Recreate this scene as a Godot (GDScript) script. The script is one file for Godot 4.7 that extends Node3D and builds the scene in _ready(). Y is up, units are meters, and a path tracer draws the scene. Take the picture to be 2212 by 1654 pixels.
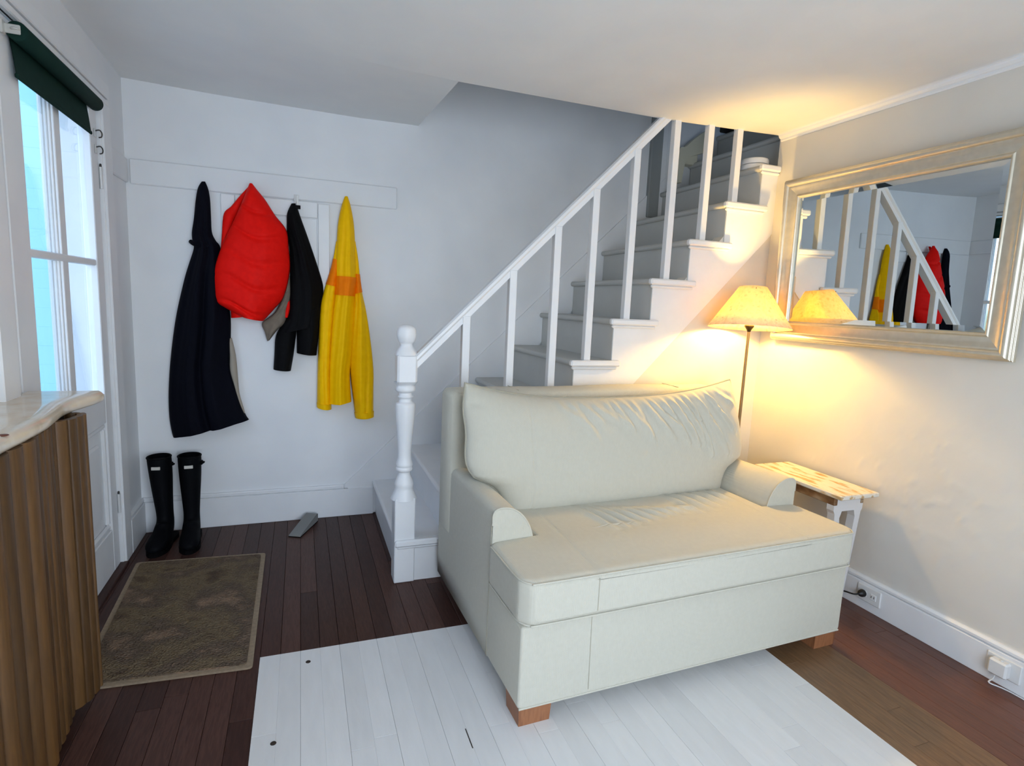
extends Node3D

# ---------- main settings ----------
const WINDOW_ENERGY := 4.4
const LAMP_ENERGY := 0.76

var M := {}
var used := {}

func _ready() -> void:
	var cam := Camera3D.new()
	cam.name = "camera"
	cam.position = Vector3(0, 1.3, 0)
	cam.rotation = Vector3(-0.14074, -0.35876, 0.04389)
	cam.fov = 67.93
	cam.near = 0.05
	cam.far = 200.0
	add_child(cam)
	cam.current = true
	var env := Environment.new()
	var sky := Sky.new()
	var sm := ProceduralSkyMaterial.new()
	sm.sky_top_color = Color(0.58, 0.72, 0.9)
	sm.sky_horizon_color = Color(0.86, 0.91, 0.95)
	sm.ground_horizon_color = Color(0.6, 0.68, 0.66)
	sm.ground_bottom_color = Color(0.3, 0.34, 0.3)
	sky.sky_material = sm
	env.background_mode = Environment.BG_SKY
	env.sky = sky
	env.background_energy_multiplier = 4.2
	env.tonemap_mode = Environment.TONE_MAPPER_LINEAR
	env.tonemap_exposure = 1.07
	env.sdfgi_enabled = true
	env.ssao_enabled = true
	env.ssil_enabled = true
	var we := WorldEnvironment.new()
	we.name = "environment"
	we.environment = env
	add_child(we)
	# daylight coming in through the big window behind the camera
	var day := AreaLight3D.new()
	day.name = "window_daylight"
	day.area_size = Vector2(1.5, 1.5)
	day.light_color = Color(0.9, 0.945, 1.0)
	day.light_energy = WINDOW_ENERGY
	day.area_range = 12.0
	day.shadow_enabled = true
	day.position = Vector3(0.6, 1.15, 0.97)
	add_child(day)

	materials()
	room()
	door()
	outside()
	stairs()
	upstairs()
	coats()
	boots()
	floor_things()
	sideboard()
	sofa()
	lamp()
	stool()
	mirror()
	outlets()

# ---------- node helpers ----------
func numbered(n: String) -> String:
	var k: int = used.get(n, 0)
	used[n] = k + 1
	return n if k == 0 else "%s_%03d" % [n, k]

func thing(n: String, label: String, cat: String, at := Vector3.ZERO, turn := 0.0, group := "") -> Node3D:
	var o := Node3D.new()
	o.name = numbered(n)
	add_child(o, true)
	o.position = at
	o.rotation.y = turn
	tag(o, label, cat, group)
	return o

func tag(o: Node, label: String, cat: String, group := "") -> void:
	o.set_meta("label", label)
	o.set_meta("category", cat)
	if group != "":
		o.set_meta("group", group)

func done(st: SurfaceTool) -> ArrayMesh:
	st.generate_normals()
	return st.commit()

func part(n: String, mesh: Mesh, m: Material, parent: Node, at := Vector3.ZERO) -> MeshInstance3D:
	var o := MeshInstance3D.new()
	if parent == self:
		o.name = numbered(n)
	else:
		var k := 0
		var nm := n
		while parent.has_node(nm):
			k += 1
			nm = "%s_%03d" % [n, k]
		o.name = nm
	o.mesh = mesh
	o.material_override = m
	o.position = at
	parent.add_child(o, true)
	return o

func struct(n: String, mesh: Mesh, m: Material, label := "") -> MeshInstance3D:
	var o := MeshInstance3D.new()
	o.name = n
	o.mesh = mesh
	o.material_override = m
	add_child(o, true)
	o.set_meta("kind", "structure")
	if label != "":
		o.set_meta("label", label)
	return o

# ---------- mesh helpers ----------
func begin() -> SurfaceTool:
	var st := SurfaceTool.new()
	st.begin(Mesh.PRIMITIVE_TRIANGLES)
	return st

func tri(st: SurfaceTool, a: Vector3, b: Vector3, c: Vector3) -> void:
	st.add_vertex(a)
	st.add_vertex(b)
	st.add_vertex(c)

func quad(st: SurfaceTool, a: Vector3, b: Vector3, c: Vector3, d: Vector3) -> void:
	tri(st, a, b, c)
	tri(st, a, c, d)

func face_out(st: SurfaceTool, p: Array, mid: Vector3) -> void:
	var n: Vector3 = (p[2] - p[0]).cross(p[1] - p[0])
	var c: Vector3 = (p[0] + p[1] + p[2]) / 3.0
	var q := p.duplicate()
	if n.dot(c - mid) < 0:
		q.reverse()
	for i in range(1, q.size() - 1):
		tri(st, q[0], q[i], q[i + 1])

# chamfered box between two corners
func add_box(st: SurfaceTool, a: Vector3, b: Vector3, r := 0.003) -> void:
	st.set_smooth_group(-1)
	var mid := (a + b) / 2.0
	var h := (b - a).abs() / 2.0
	r = minf(r, minf(h.x, minf(h.y, h.z)) * 0.9)
	var v := func(sx: float, sy: float, sz: float, k: int) -> Vector3:
		var e := h - Vector3(r, r, r)
		e[k] = h[k]
		return mid + Vector3(sx * e.x, sy * e.y, sz * e.z)
	for s in [-1, 1]:
		face_out(st, [v.call(s, -1, -1, 0), v.call(s, 1, -1, 0), v.call(s, 1, 1, 0), v.call(s, -1, 1, 0)], mid)
		face_out(st, [v.call(-1, s, -1, 1), v.call(1, s, -1, 1), v.call(1, s, 1, 1), v.call(-1, s, 1, 1)], mid)
		face_out(st, [v.call(-1, -1, s, 2), v.call(1, -1, s, 2), v.call(1, 1, s, 2), v.call(-1, 1, s, 2)], mid)
		if r <= 0.0:
			continue
		for t in [-1, 1]:
			face_out(st, [v.call(s, t, -1, 0), v.call(s, t, 1, 0), v.call(s, t, 1, 1), v.call(s, t, -1, 1)], mid)
			face_out(st, [v.call(s, -1, t, 0), v.call(s, 1, t, 0), v.call(s, 1, t, 2), v.call(s, -1, t, 2)], mid)
			face_out(st, [v.call(-1, s, t, 1), v.call(1, s, t, 1), v.call(1, s, t, 2), v.call(-1, s, t, 2)], mid)
			for u in [-1, 1]:
				face_out(st, [v.call(s, t, u, 0), v.call(s, t, u, 1), v.call(s, t, u, 2)], mid)

func box(a: Vector3, b: Vector3, r := 0.003) -> ArrayMesh:
	var st := begin()
	add_box(st, a, b, r)
	return done(st)

# smooth grid of points f(i, j); closed in i if wrap
func add_grid(st: SurfaceTool, nu: int, nv: int, f: Callable, flip := false, group := 0) -> void:
	st.set_smooth_group(group)
	var p := []
	for j in nv + 1:
		var row := PackedVector3Array()
		for i in nu + 1:
			row.append(f.call(i / float(nu), j / float(nv)))
		p.append(row)
	for j in nv:
		for i in nu:
			if flip:
				quad(st, p[j][i], p[j + 1][i], p[j + 1][i + 1], p[j][i + 1])
			else:
				quad(st, p[j][i], p[j][i + 1], p[j + 1][i + 1], p[j + 1][i])

# rings: array of PackedVector3Array of equal length (closed loops), with caps
func add_loft(st: SurfaceTool, rings: Array, caps := true, flip := false, group := 0) -> void:
	st.set_smooth_group(group)
	for j in rings.size() - 1:
		var a: PackedVector3Array = rings[j]
		var b: PackedVector3Array = rings[j + 1]
		for i in a.size():
			var k := (i + 1) % a.size()
			if flip:
				quad(st, a[i], a[k], b[k], b[i])
			else:
				quad(st, a[i], b[i], b[k], a[k])
	if caps:
		st.set_smooth_group(group + 1)
		for e in [0, rings.size() - 1]:
			var r: PackedVector3Array = rings[e]
			var c := Vector3.ZERO
			for q in r:
				c += q
			c /= r.size()
			for i in r.size():
				var k := (i + 1) % r.size()
				if (e == 0) != flip:
					tri(st, c, r[i], r[k])
				else:
					tri(st, c, r[k], r[i])

func add_tube(st: SurfaceTool, pts: Array, r: float, n := 8, closed := false) -> void:
	var rings := []
	var c := pts.size()
	var up := Vector3(0.123, 0.97, 0.21)
	for i in c:
		var a: Vector3 = pts[(i - 1 + c) % c] if closed else pts[maxi(i - 1, 0)]
		var b: Vector3 = pts[(i + 1) % c] if closed else pts[mini(i + 1, c - 1)]
		var d := (b - a).normalized()
		var x := d.cross(up).normalized()
		if x.length() < 0.1:
			x = d.cross(Vector3.RIGHT).normalized()
		var y := x.cross(d).normalized()
		up = y
		var ring := PackedVector3Array()
		for k in n:
			var t := TAU * k / n
			ring.append(pts[i] + (x * cos(t) + y * sin(t)) * r)
		rings.append(ring)
	if closed:
		rings.append(rings[0])
	add_loft(st, rings, not closed)

func tube(pts: Array, r: float, n := 8, closed := false) -> ArrayMesh:
	var st := begin()
	add_tube(st, pts, r, n, closed)
	return done(st)

# profile: array of Vector2(radius, y)
func add_lathe(st: SurfaceTool, prof: Array, n := 32, at := Vector3.ZERO) -> void:
	var rings := []
	for q in prof:
		var ring := PackedVector3Array()
		for k in n:
			var t := TAU * k / n
			ring.append(at + Vector3(q.x * cos(t), q.y, q.x * sin(t)))
		rings.append(ring)
	add_loft(st, rings, true)

func lathe(prof: Array, n := 32) -> ArrayMesh:
	var st := begin()
	add_lathe(st, prof, n)
	return done(st)

# polygon in a plane pushed along a vector; f maps Vector2 to Vector3
func add_prism(st: SurfaceTool, poly: PackedVector2Array, f: Callable, push: Vector3) -> void:
	st.set_smooth_group(-1)
	var idx := Geometry2D.triangulate_polygon(poly)
	var mid := Vector3.ZERO
	for q in poly:
		mid += f.call(q)
	mid = mid / poly.size() + push / 2.0
	for i in range(0, idx.size(), 3):
		var a: Vector3 = f.call(poly[idx[i]])
		var b: Vector3 = f.call(poly[idx[i + 1]])
		var c: Vector3 = f.call(poly[idx[i + 2]])
		var n := (c - a).cross(b - a)
		if n.dot(push) > 0:
			tri(st, a, c, b)
			tri(st, a + push, b + push, c + push)
		else:
			tri(st, a, b, c)
			tri(st, a + push, c + push, b + push)
	var ccw := not Geometry2D.is_polygon_clockwise(poly)
	var e1: Vector3 = f.call(Vector2(1, 0)) - f.call(Vector2.ZERO)
	var e2: Vector3 = f.call(Vector2(0, 1)) - f.call(Vector2.ZERO)
	var hand := e1.cross(e2).dot(push) > 0
	for i in poly.size():
		var a: Vector3 = f.call(poly[i])
		var b: Vector3 = f.call(poly[(i + 1) % poly.size()])
		if ccw == hand:
			quad(st, a, a + push, b + push, b)
		else:
			quad(st, a, b, b + push, a + push)

func prism(poly: PackedVector2Array, f: Callable, push: Vector3) -> ArrayMesh:
	var st := begin()
	add_prism(st, poly, f, push)
	return done(st)

func xy(z: float) -> Callable:
	return func(q: Vector2) -> Vector3: return Vector3(q.x, q.y, z)

func xz(y: float) -> Callable:
	return func(q: Vector2) -> Vector3: return Vector3(q.x, y, q.y)

func zy(x: float) -> Callable:
	return func(q: Vector2) -> Vector3: return Vector3(x, q.y, q.x)

func smooth(pts: Array, per: int) -> Array:
	var out := []
	for i in pts.size() - 1:
		var a = pts[maxi(i - 1, 0)]
		var b = pts[i]
		var c = pts[i + 1]
		var d = pts[mini(i + 2, pts.size() - 1)]
		for k in per:
			var t := k / float(per)
			out.append(0.5 * ((2.0 * b) + (c - a) * t + (2.0 * a - 5.0 * b + 4.0 * c - d) * t * t + (3.0 * b - a - 3.0 * c + d) * t * t * t))
	out.append(pts[pts.size() - 1])
	return out

func ramp(x: float, tab: Array) -> float:
	for i in tab.size() - 1:
		if x <= tab[i + 1].x:
			var t := clampf((x - tab[i].x) / (tab[i + 1].x - tab[i].x), 0, 1)
			return lerpf(tab[i].y, tab[i + 1].y, t)
	return tab[tab.size() - 1].y

# ---------- materials ----------
func noise_tex(seed_no: int, freq: float, cols: Array, size := 512, octaves := 4, normal := false, bump := 4.0) -> NoiseTexture2D:
	var n := FastNoiseLite.new()
	n.seed = seed_no
	n.frequency = freq
	n.fractal_octaves = octaves
	n.noise_type = FastNoiseLite.TYPE_SIMPLEX_SMOOTH
	var t := NoiseTexture2D.new()
	t.width = size
	t.height = size
	t.seamless = true
	t.noise = n
	if normal:
		t.as_normal_map = true
		t.bump_strength = bump
	elif cols.size() > 0:
		var g := Gradient.new()
		var offs := PackedFloat32Array()
		var cc := PackedColorArray()
		for i in cols.size():
			offs.append(i / float(cols.size() - 1))
			cc.append(cols[i])
		g.offsets = offs
		g.colors = cc
		t.color_ramp = g
	return t

func mat(c: Color, rough := 0.6, metal := 0.0) -> StandardMaterial3D:
	var m := StandardMaterial3D.new()
	m.albedo_color = c
	m.roughness = rough
	m.metallic = metal
	return m

func textured(t: Texture2D, scale: Vector3, rough := 0.6, nt: Texture2D = null, ns := 0.5, tint := Color.WHITE, world := false) -> StandardMaterial3D:
	var m := mat(tint, rough)
	m.uv1_triplanar = true
	m.uv1_world_triplanar = world
	m.uv1_scale = scale
	m.albedo_texture = t
	if nt:
		m.normal_enabled = true
		m.normal_texture = nt
		m.normal_scale = ns
	return m

func materials() -> void:
	var fine_n := noise_tex(3, 0.02, [], 512, 4, true, 3.0)
	var grain := [Color(0.72, 0.72, 0.72), Color(0.95, 0.95, 0.95), Color(0.82, 0.82, 0.82), Color(1, 1, 1)]
	var grain_t := noise_tex(11, 0.012, grain, 512, 5)
	var wall := noise_tex(5, 0.01, [Color(0.895, 0.898, 0.902), Color(0.92, 0.92, 0.918)], 512, 3)
	M.wall = textured(wall, Vector3(0.6, 0.6, 0.6), 0.75, fine_n, 0.06, Color.WHITE, true)
	M.plaster = textured(wall, Vector3(0.6, 0.6, 0.6), 0.6, fine_n, 0.12, Color(0.93, 0.91, 0.87), true)
	M.ceiling = textured(wall, Vector3(0.5, 0.5, 0.5), 0.85, fine_n, 0.06, Color(1.0, 1.0, 0.99), true)
	M.trim = textured(wall, Vector3(0.9, 0.9, 0.9), 0.4, fine_n, 0.12, Color(1.02, 1.02, 1.02), true)
	M.trim.albedo_color = Color(1, 1, 1)
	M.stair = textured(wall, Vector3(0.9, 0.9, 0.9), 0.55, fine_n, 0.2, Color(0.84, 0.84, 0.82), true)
	M.floor_dark = []
	for k in 5:
		var g: float = [0.0, 0.03, -0.025, 0.05, -0.04][k]
		M.floor_dark.append(textured(grain_t, Vector3(9, 9, 0.9), 0.43, fine_n, 0.12, Color(0.31 + g, 0.205 + g * 0.8, 0.175 + g * 0.7), true))
	M.floor_worn_lit = []  # lighter worn boards; lamp warmth and window gloss also put into the colour
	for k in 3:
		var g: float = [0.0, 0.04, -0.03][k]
		M.floor_worn_lit.append(textured(grain_t, Vector3(7, 7, 0.7), 0.36, fine_n, 0.12, Color(0.5 + g * 0.5, 0.375 + g * 0.4, 0.26 + g * 0.35), true))
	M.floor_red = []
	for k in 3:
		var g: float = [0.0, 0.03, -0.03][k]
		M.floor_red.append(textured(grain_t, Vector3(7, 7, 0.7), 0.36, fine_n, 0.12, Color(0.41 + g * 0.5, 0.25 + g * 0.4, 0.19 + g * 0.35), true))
	M.floor_white = []
	var wt := noise_tex(17, 0.015, [Color(0.87, 0.865, 0.855), Color(0.895, 0.89, 0.88)], 512, 5)
	for k in 3:
		var g: float = [1.0, 0.985, 0.97][k]
		M.floor_white.append(textured(wt, Vector3(3, 3, 0.6), 0.5, fine_n, 0.2, Color(g, g, g), true))
	M.gap = mat(Color(0.07, 0.05, 0.045), 0.8)
	M.knot = mat(Color(0.2, 0.16, 0.13), 0.7)
	M.glass = mat(Color(0.9, 1.0, 1.0, 0.06), 0.02)
	M.glass.transparency = BaseMaterial3D.TRANSPARENCY_ALPHA
	var weave := weave_tex()
	var fabric := noise_tex(23, 0.03, [Color(0.765, 0.75, 0.69), Color(0.78, 0.765, 0.705)], 512, 2)
	M.fabric = textured(fabric, Vector3(2.5, 2.5, 2.5), 0.92, weave, 0.25)
	M.fabric.rim_enabled = true
	M.fabric.rim = 0.2
	M.seam = mat(Color(0.66, 0.64, 0.57), 0.95)
	var oak := [Color(0.48, 0.3, 0.19), Color(0.62, 0.41, 0.27), Color(0.55, 0.35, 0.22)]
	M.oak = textured(noise_tex(31, 0.02, oak, 256, 4), Vector3(8, 1.2, 8), 0.45)
	var reed := [Color(0.26, 0.175, 0.085), Color(0.37, 0.26, 0.135), Color(0.31, 0.215, 0.105), Color(0.39, 0.28, 0.145)]
	M.reed = []
	for k in 3:
		var g: float = [1.0, 0.9, 1.1][k]
		M.reed.append(textured(noise_tex(37 + k, 0.02, reed, 256, 4), Vector3(9, 0.6, 9), 0.5, null, 0.5, Color(g, g * 0.98, g * 0.95)))
	M.reed_dark = mat(Color(0.12, 0.075, 0.04), 0.7)
	var marble := [Color(0.78, 0.7, 0.6), Color(0.84, 0.78, 0.69), Color(0.85, 0.8, 0.72), Color(0.87, 0.83, 0.77), Color(0.83, 0.78, 0.71)]
	M.rust = mat(Color(0.42, 0.2, 0.1), 0.5)
	M.marble = textured(noise_tex(43, 0.008, marble, 512, 5), Vector3(2.2, 2.2, 2.2), 0.14)
	M.navy = textured(noise_tex(51, 0.03, [Color(0.02, 0.025, 0.06), Color(0.035, 0.04, 0.085)], 256, 3), Vector3(4, 4, 4), 0.75, weave, 0.2)
	M.black = textured(noise_tex(53, 0.03, [Color(0.035, 0.036, 0.042), Color(0.055, 0.056, 0.062)], 256, 3), Vector3(4, 4, 4), 0.7, weave, 0.2)
	M.red = textured(noise_tex(57, 0.02, [Color(0.88, 0.07, 0.045), Color(0.94, 0.095, 0.06)], 256, 3), Vector3(5, 5, 5), 0.55, fine_n, 0.5)
	M.taupe = textured(noise_tex(58, 0.02, [Color(0.42, 0.38, 0.33), Color(0.5, 0.45, 0.39)], 256, 3), Vector3(5, 5, 5), 0.8)
	M.yellow = textured(noise_tex(59, 0.02, [Color(0.97, 0.73, 0.0), Color(1.0, 0.78, 0.02)], 256, 3), Vector3(4, 4, 4), 0.5, fine_n, 0.4)
	M.orange = textured(noise_tex(61, 0.02, [Color(0.96, 0.47, 0.01), Color(1.0, 0.53, 0.03)], 256, 3), Vector3(4, 4, 4), 0.5, fine_n, 0.4)
	M.beige = mat(Color(0.62, 0.58, 0.52), 0.8)
	M.rubber = mat(Color(0.025, 0.03, 0.045), 0.65)
	M.sole = mat(Color(0.03, 0.03, 0.035), 0.7)
	M.badge = mat(Color(0.8, 0.78, 0.74), 0.4)
	var coir := [Color(0.33, 0.27, 0.23), Color(0.48, 0.41, 0.32), Color(0.4, 0.34, 0.29), Color(0.6, 0.49, 0.4)]
	M.coir = textured(noise_tex(67, 0.006, coir, 512, 7), Vector3(1.3, 1.3, 1.3), 0.95, noise_tex(69, 0.12, [], 512, 3, true, 8.0), 1.0)
	M.coir_edge = textured(noise_tex(68, 0.05, [Color(0.52, 0.45, 0.37), Color(0.62, 0.54, 0.44)], 256, 4), Vector3(4, 4, 4), 0.95)
	M.grey = mat(Color(0.5, 0.5, 0.49), 0.7)
	M.blind = textured(noise_tex(71, 0.03, [Color(0.08, 0.18, 0.155), Color(0.1, 0.2, 0.175)], 256, 3), Vector3(3, 3, 3), 0.75)
	M.bracket = mat(Color(0.8, 0.79, 0.76), 0.4, 0.3)
	M.hook = mat(Color(0.85, 0.85, 0.84), 0.35, 0.2)
	M.iron = mat(Color(0.28, 0.27, 0.26), 0.5, 0.6)
	M.frame = textured(noise_tex(73, 0.03, [Color(0.78, 0.75, 0.68), Color(0.83, 0.8, 0.73)], 256, 3), Vector3(3, 3, 3), 0.34)
	M.frame.metallic = 0.7
	M.mirror = mat(Color(0.83, 0.86, 0.87), 0.0, 1.0)
	M.brass = mat(Color(0.55, 0.46, 0.32), 0.4, 0.7)
	M.dark_metal = mat(Color(0.22, 0.17, 0.1), 0.45, 0.6)
	M.shade = textured(noise_tex(79, 0.013, [Color(0.7, 0.6, 0.4), Color(0.95, 0.91, 0.76), Color(0.98, 0.95, 0.82), Color(0.93, 0.88, 0.7), Color(0.98, 0.95, 0.82)], 512, 5), Vector3(4, 4, 4), 0.8)
	M.shade.backlight_enabled = true
	M.shade.backlight = Color(0.8, 0.74, 0.5)
	M.bulb = mat(Color(1, 0.95, 0.8), 0.4)
	M.bulb.emission_enabled = true
	M.bulb.emission = Color(1.0, 0.86, 0.56)
	M.bulb.emission_energy_multiplier = 6.0
	M.worn = textured(noise_tex(83, 0.011, [Color(0.6, 0.42, 0.24), Color(0.72, 0.56, 0.36), Color(0.78, 0.66, 0.48), Color(0.86, 0.83, 0.77), Color(0.88, 0.86, 0.81), Color(0.86, 0.83, 0.77), Color(0.88, 0.86, 0.82), Color(0.87, 0.84, 0.79)], 512, 5), Vector3(4.2, 4.2, 1.0), 0.6)
	M.stool_white = mat(Color(0.84, 0.83, 0.82), 0.55)
	M.stool_brown = textured(noise_tex(84, 0.02, [Color(0.36, 0.22, 0.12), Color(0.55, 0.42, 0.28), Color(0.75, 0.7, 0.62)], 256, 4), Vector3(3, 3, 1.2), 0.65)
	M.plastic = mat(Color(0.87, 0.87, 0.86), 0.35)
	M.slot = mat(Color(0.1, 0.1, 0.1), 0.6)
	M.cord = mat(Color(0.05, 0.045, 0.045), 0.5)
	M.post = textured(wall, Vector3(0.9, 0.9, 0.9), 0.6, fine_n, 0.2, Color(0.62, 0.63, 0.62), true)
	M.cream = mat(Color(0.87, 0.85, 0.76), 0.5)
	M.gap_black = mat(Color(0.06, 0.055, 0.05), 0.7)  # black that paints the unlit space upstairs
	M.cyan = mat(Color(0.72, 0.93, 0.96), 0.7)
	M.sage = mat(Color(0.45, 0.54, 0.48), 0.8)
	M.bounce_ground = textured(noise_tex(93, 0.03, [Color(0.78, 0.77, 0.74), Color(0.86, 0.85, 0.82)], 256, 4), Vector3(1.2, 1.2, 1.2), 0.9)  # ground colour kept pale to bounce sky light up to the ceiling
	M.grass = textured(noise_tex(91, 0.02, [Color(0.2, 0.32, 0.14), Color(0.35, 0.45, 0.22)], 256, 4), Vector3(0.8, 0.8, 0.8), 0.95)
	for k in [M.navy, M.black, M.rubber, M.blind, M.sole, M.coir, M.red, M.yellow, M.orange]:
		k.metallic_specular = 0.2
	for k in M.floor_dark:
		k.metallic_specular = 0.3

func weave_tex() -> ImageTexture:
	var im := Image.create(512, 512, false, Image.FORMAT_RGB8)
	for y in 512:
		for x in 512:
			var h := 0.5 + 0.5 * sin(x / 512.0 * TAU * 64)
			var k := 0.5 + 0.5 * sin(y / 512.0 * TAU * 64 + (PI if (x / 8) % 2 == 0 else 0.0))
			var v := h * 0.7 + k * 0.3
			im.set_pixel(x, y, Color(v, v, v))
	im.bump_map_to_normal_map(3.0)
	return ImageTexture.create_from_image(im)

# ---------- room ----------
const BACK := -3.387
const LEFT := -0.8
const RIGHT := 2.39
const FRONT := 1.0
const WELL_Z := -2.495
const WELL_X := 0.635
const CEIL_TAB := [Vector2(-0.85, 2.305), Vector2(-0.4, 2.268), Vector2(0.3, 2.225), Vector2(0.64, 2.214), Vector2(1.7, 2.213), Vector2(2.45, 2.237)]

func ceil_y(x: float, z: float) -> float:
	var y := ramp(x, CEIL_TAB)
	var t := clampf((WELL_Z - z) / 0.892, 0, 1)
	return y + t * lerpf(-0.016, 0.053, clampf((x + 0.8) / 1.4, 0, 1))

func room() -> void:
	# floor: narrow boards running away from the camera, a rectangle of them painted white
	var fl := struct("floor", box(Vector3(-1.0, -0.2, -3.5), Vector3(2.55, -0.012, 1.45), 0), M.gap)
	var rng := RandomNumberGenerator.new()
	rng.seed = 7
	var w := 0.0682
	var n := 0
	for k in range(-10, 37):
		var x0 := -0.147 + k * w
		if x0 + w < LEFT - 0.06 or x0 > RIGHT + 0.02:
			continue
		var white := k >= 0 and k < 27
		var cuts := [BACK - 0.02]
		var z := BACK - 0.02
		while true:
			z += rng.randf_range(0.7, 1.9)
			if z > FRONT - 0.4:
				break
			cuts.append(z)
		cuts.append(FRONT + 0.02)
		var edges := []
		for c in cuts:
			if not white or absf(c + 2.06) > 0.25:
				edges.append(c)
		if white:
			edges.append(-2.06)
			edges.sort()
		for i in edges.size() - 1:
			var a: float = edges[i]
			var b: float = edges[i + 1]
			var painted := white and a > -2.1
			var lift := rng.randf_range(-0.0001, 0.0001) + 0.0004 if painted else rng.randf_range(-0.0004, 0.0004)
			var wide := k % 2 == 0
			var gl := (0.0007 if wide else 0.0001) if painted else 0.0011
			var gr := (0.0001 if wide else 0.0005) if painted else 0.0009
			var m: Material = M.floor_white[rng.randi() % 3] if painted else (M.floor_worn_lit if k < rng.randi_range(30, 34) else M.floor_red)[rng.randi() % 3] if k >= 27 else M.floor_dark[rng.randi() % 5]
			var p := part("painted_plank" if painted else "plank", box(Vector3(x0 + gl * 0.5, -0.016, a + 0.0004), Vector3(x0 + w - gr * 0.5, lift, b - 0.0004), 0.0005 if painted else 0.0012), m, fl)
			n += 1
	for q in [Vector2(0.015, -1.985), Vector2(-0.085, -1.62)]:
		part("knot", lathe([Vector2(0.009, 0.0), Vector2(0.008, 0.0012), Vector2(0.001, 0.0015)], 9), M.knot, fl, Vector3(q.x, 0.0004, q.y))
	part("crack", box(Vector3(0.462, 0.0, -1.51), Vector3(0.465, 0.0012, -1.43), 0), M.knot, fl)

	# walls
	var st := begin()
	add_box(st, Vector3(-1.0, -0.1, BACK - 0.15), Vector3(3.75, 4.7, BACK), 0)
	struct("wall_back", done(st), M.wall)
	st = begin()
	add_box(st, Vector3(LEFT - 0.15, -0.1, -3.5), Vector3(LEFT, 2.45, -3.0), 0)
	add_box(st, Vector3(LEFT - 0.15, -0.1, -2.12), Vector3(LEFT, 2.45, FRONT + 0.15), 0)
	add_box(st, Vector3(LEFT - 0.15, 2.07, -3.0), Vector3(LEFT, 2.45, -2.12), 0)
	struct("wall_left", done(st), M.wall)
	st = begin()
	add_box(st, Vector3(RIGHT + 0.004, -0.1, -2.49), Vector3(RIGHT + 0.15, 2.45, FRONT + 0.15), 0)
	var lump := FastNoiseLite.new()
	lump.seed = 12
	lump.frequency = 5.5
	lump.noise_type = FastNoiseLite.TYPE_SIMPLEX_SMOOTH
	lump.fractal_type = FastNoiseLite.FRACTAL_RIDGED
	lump.fractal_octaves = 3
	lump.domain_warp_enabled = true
	lump.domain_warp_amplitude = 0.12
	lump.domain_warp_frequency = 3.0
	var swell := FastNoiseLite.new()
	swell.seed = 4
	swell.frequency = 2.2
	add_grid(st, 300, 170, func(u: float, v: float) -> Vector3:
		var z := lerpf(-2.49, FRONT, pow(u, 1.6))
		var y := v * 2.4
		var patch := exp(-pow((z + 1.5) / 0.42, 2) - pow((y - 0.58) / 0.3, 2))
		var h := swell.get_noise_2d(z, y) * 0.0022 * (1.0 - smoothstep(1.1, 1.5, y))
		var ridge := clampf(lump.get_noise_2d(z, y * 1.15), 0.0, 1.0)
		h += patch * (pow(ridge, 2.6) * 0.0055 + lump.get_noise_2d(z * 2.3 + 9, y * 2.3) * 0.0009)
		return Vector3(RIGHT - h, y, z))
	struct("wall_right", done(st), M.plaster)
	st = begin()
	for b in [[Vector3(-0.95, -0.1, FRONT), Vector3(-0.2, 2.45, FRONT + 0.15)], [Vector3(1.4, -0.1, FRONT), Vector3(2.55, 2.45, FRONT + 0.15)], [Vector3(-0.2, -0.1, FRONT), Vector3(1.4, 0.36, FRONT + 0.15)], [Vector3(-0.2, 1.96, FRONT), Vector3(1.4, 2.45, FRONT + 0.15)]]:
		add_box(st, b[0], b[1], 0)
	struct("wall_front", done(st), M.wall)
	var win := struct("window_1", null, null)
	win.position = Vector3(0, 0, FRONT + 0.06)
	for b in [[Vector3(-0.2, 0.36, 0), Vector3(1.4, 0.42, 0.05)], [Vector3(-0.2, 1.9, 0), Vector3(1.4, 1.96, 0.05)], [Vector3(-0.2, 0.42, 0), Vector3(-0.14, 1.9, 0.05)], [Vector3(1.34, 0.42, 0), Vector3(1.4, 1.9, 0.05)], [Vector3(0.58, 0.42, 0), Vector3(0.62, 1.9, 0.05)]]:
		part("sash", box(b[0], b[1]), M.trim, win)
	for b in [[-0.14, 0.58], [0.62, 1.34]]:
		part("pane", box(Vector3(b[0], 0.42, 0.022), Vector3(b[1], 1.9, 0.026), 0), M.glass, win)

	# the old ceiling sags a little; a well is cut in it above the staircase
	st = begin()
	add_grid(st, 44, 24, func(u: float, v: float) -> Vector3:
		var x := lerpf(-0.86, 2.46, u)
		var z := lerpf(WELL_Z, FRONT + 0.05, v)
		return Vector3(x, ceil_y(x, z), z), true)
	add_grid(st, 24, 16, func(u: float, v: float) -> Vector3:
		var x := lerpf(-0.86, WELL_X, u)
		var z := lerpf(BACK - 0.03, WELL_Z, v)
		return Vector3(x, ceil_y(x, z), z), true)
	st.set_smooth_group(-1)
	for i in 20:
		var x0 := lerpf(WELL_X, 2.46, i / 20.0)
		var x1 := lerpf(WELL_X, 2.46, (i + 1) / 20.0)
		quad(st, Vector3(x0, ceil_y(x0, WELL_Z), WELL_Z), Vector3(x1, ceil_y(x1, WELL_Z), WELL_Z), Vector3(x1, 2.46, WELL_Z), Vector3(x0, 2.46, WELL_Z))
	quad(st, Vector3(WELL_X, ceil_y(WELL_X, WELL_Z), WELL_Z), Vector3(WELL_X, 2.46, WELL_Z), Vector3(WELL_X, 2.46, BACK), Vector3(WELL_X, ceil_y(WELL_X, BACK), BACK))
	add_box(st, Vector3(-1.0, 2.44, WELL_Z), Vector3(2.55, 2.5, FRONT + 0.2), 0)
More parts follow.
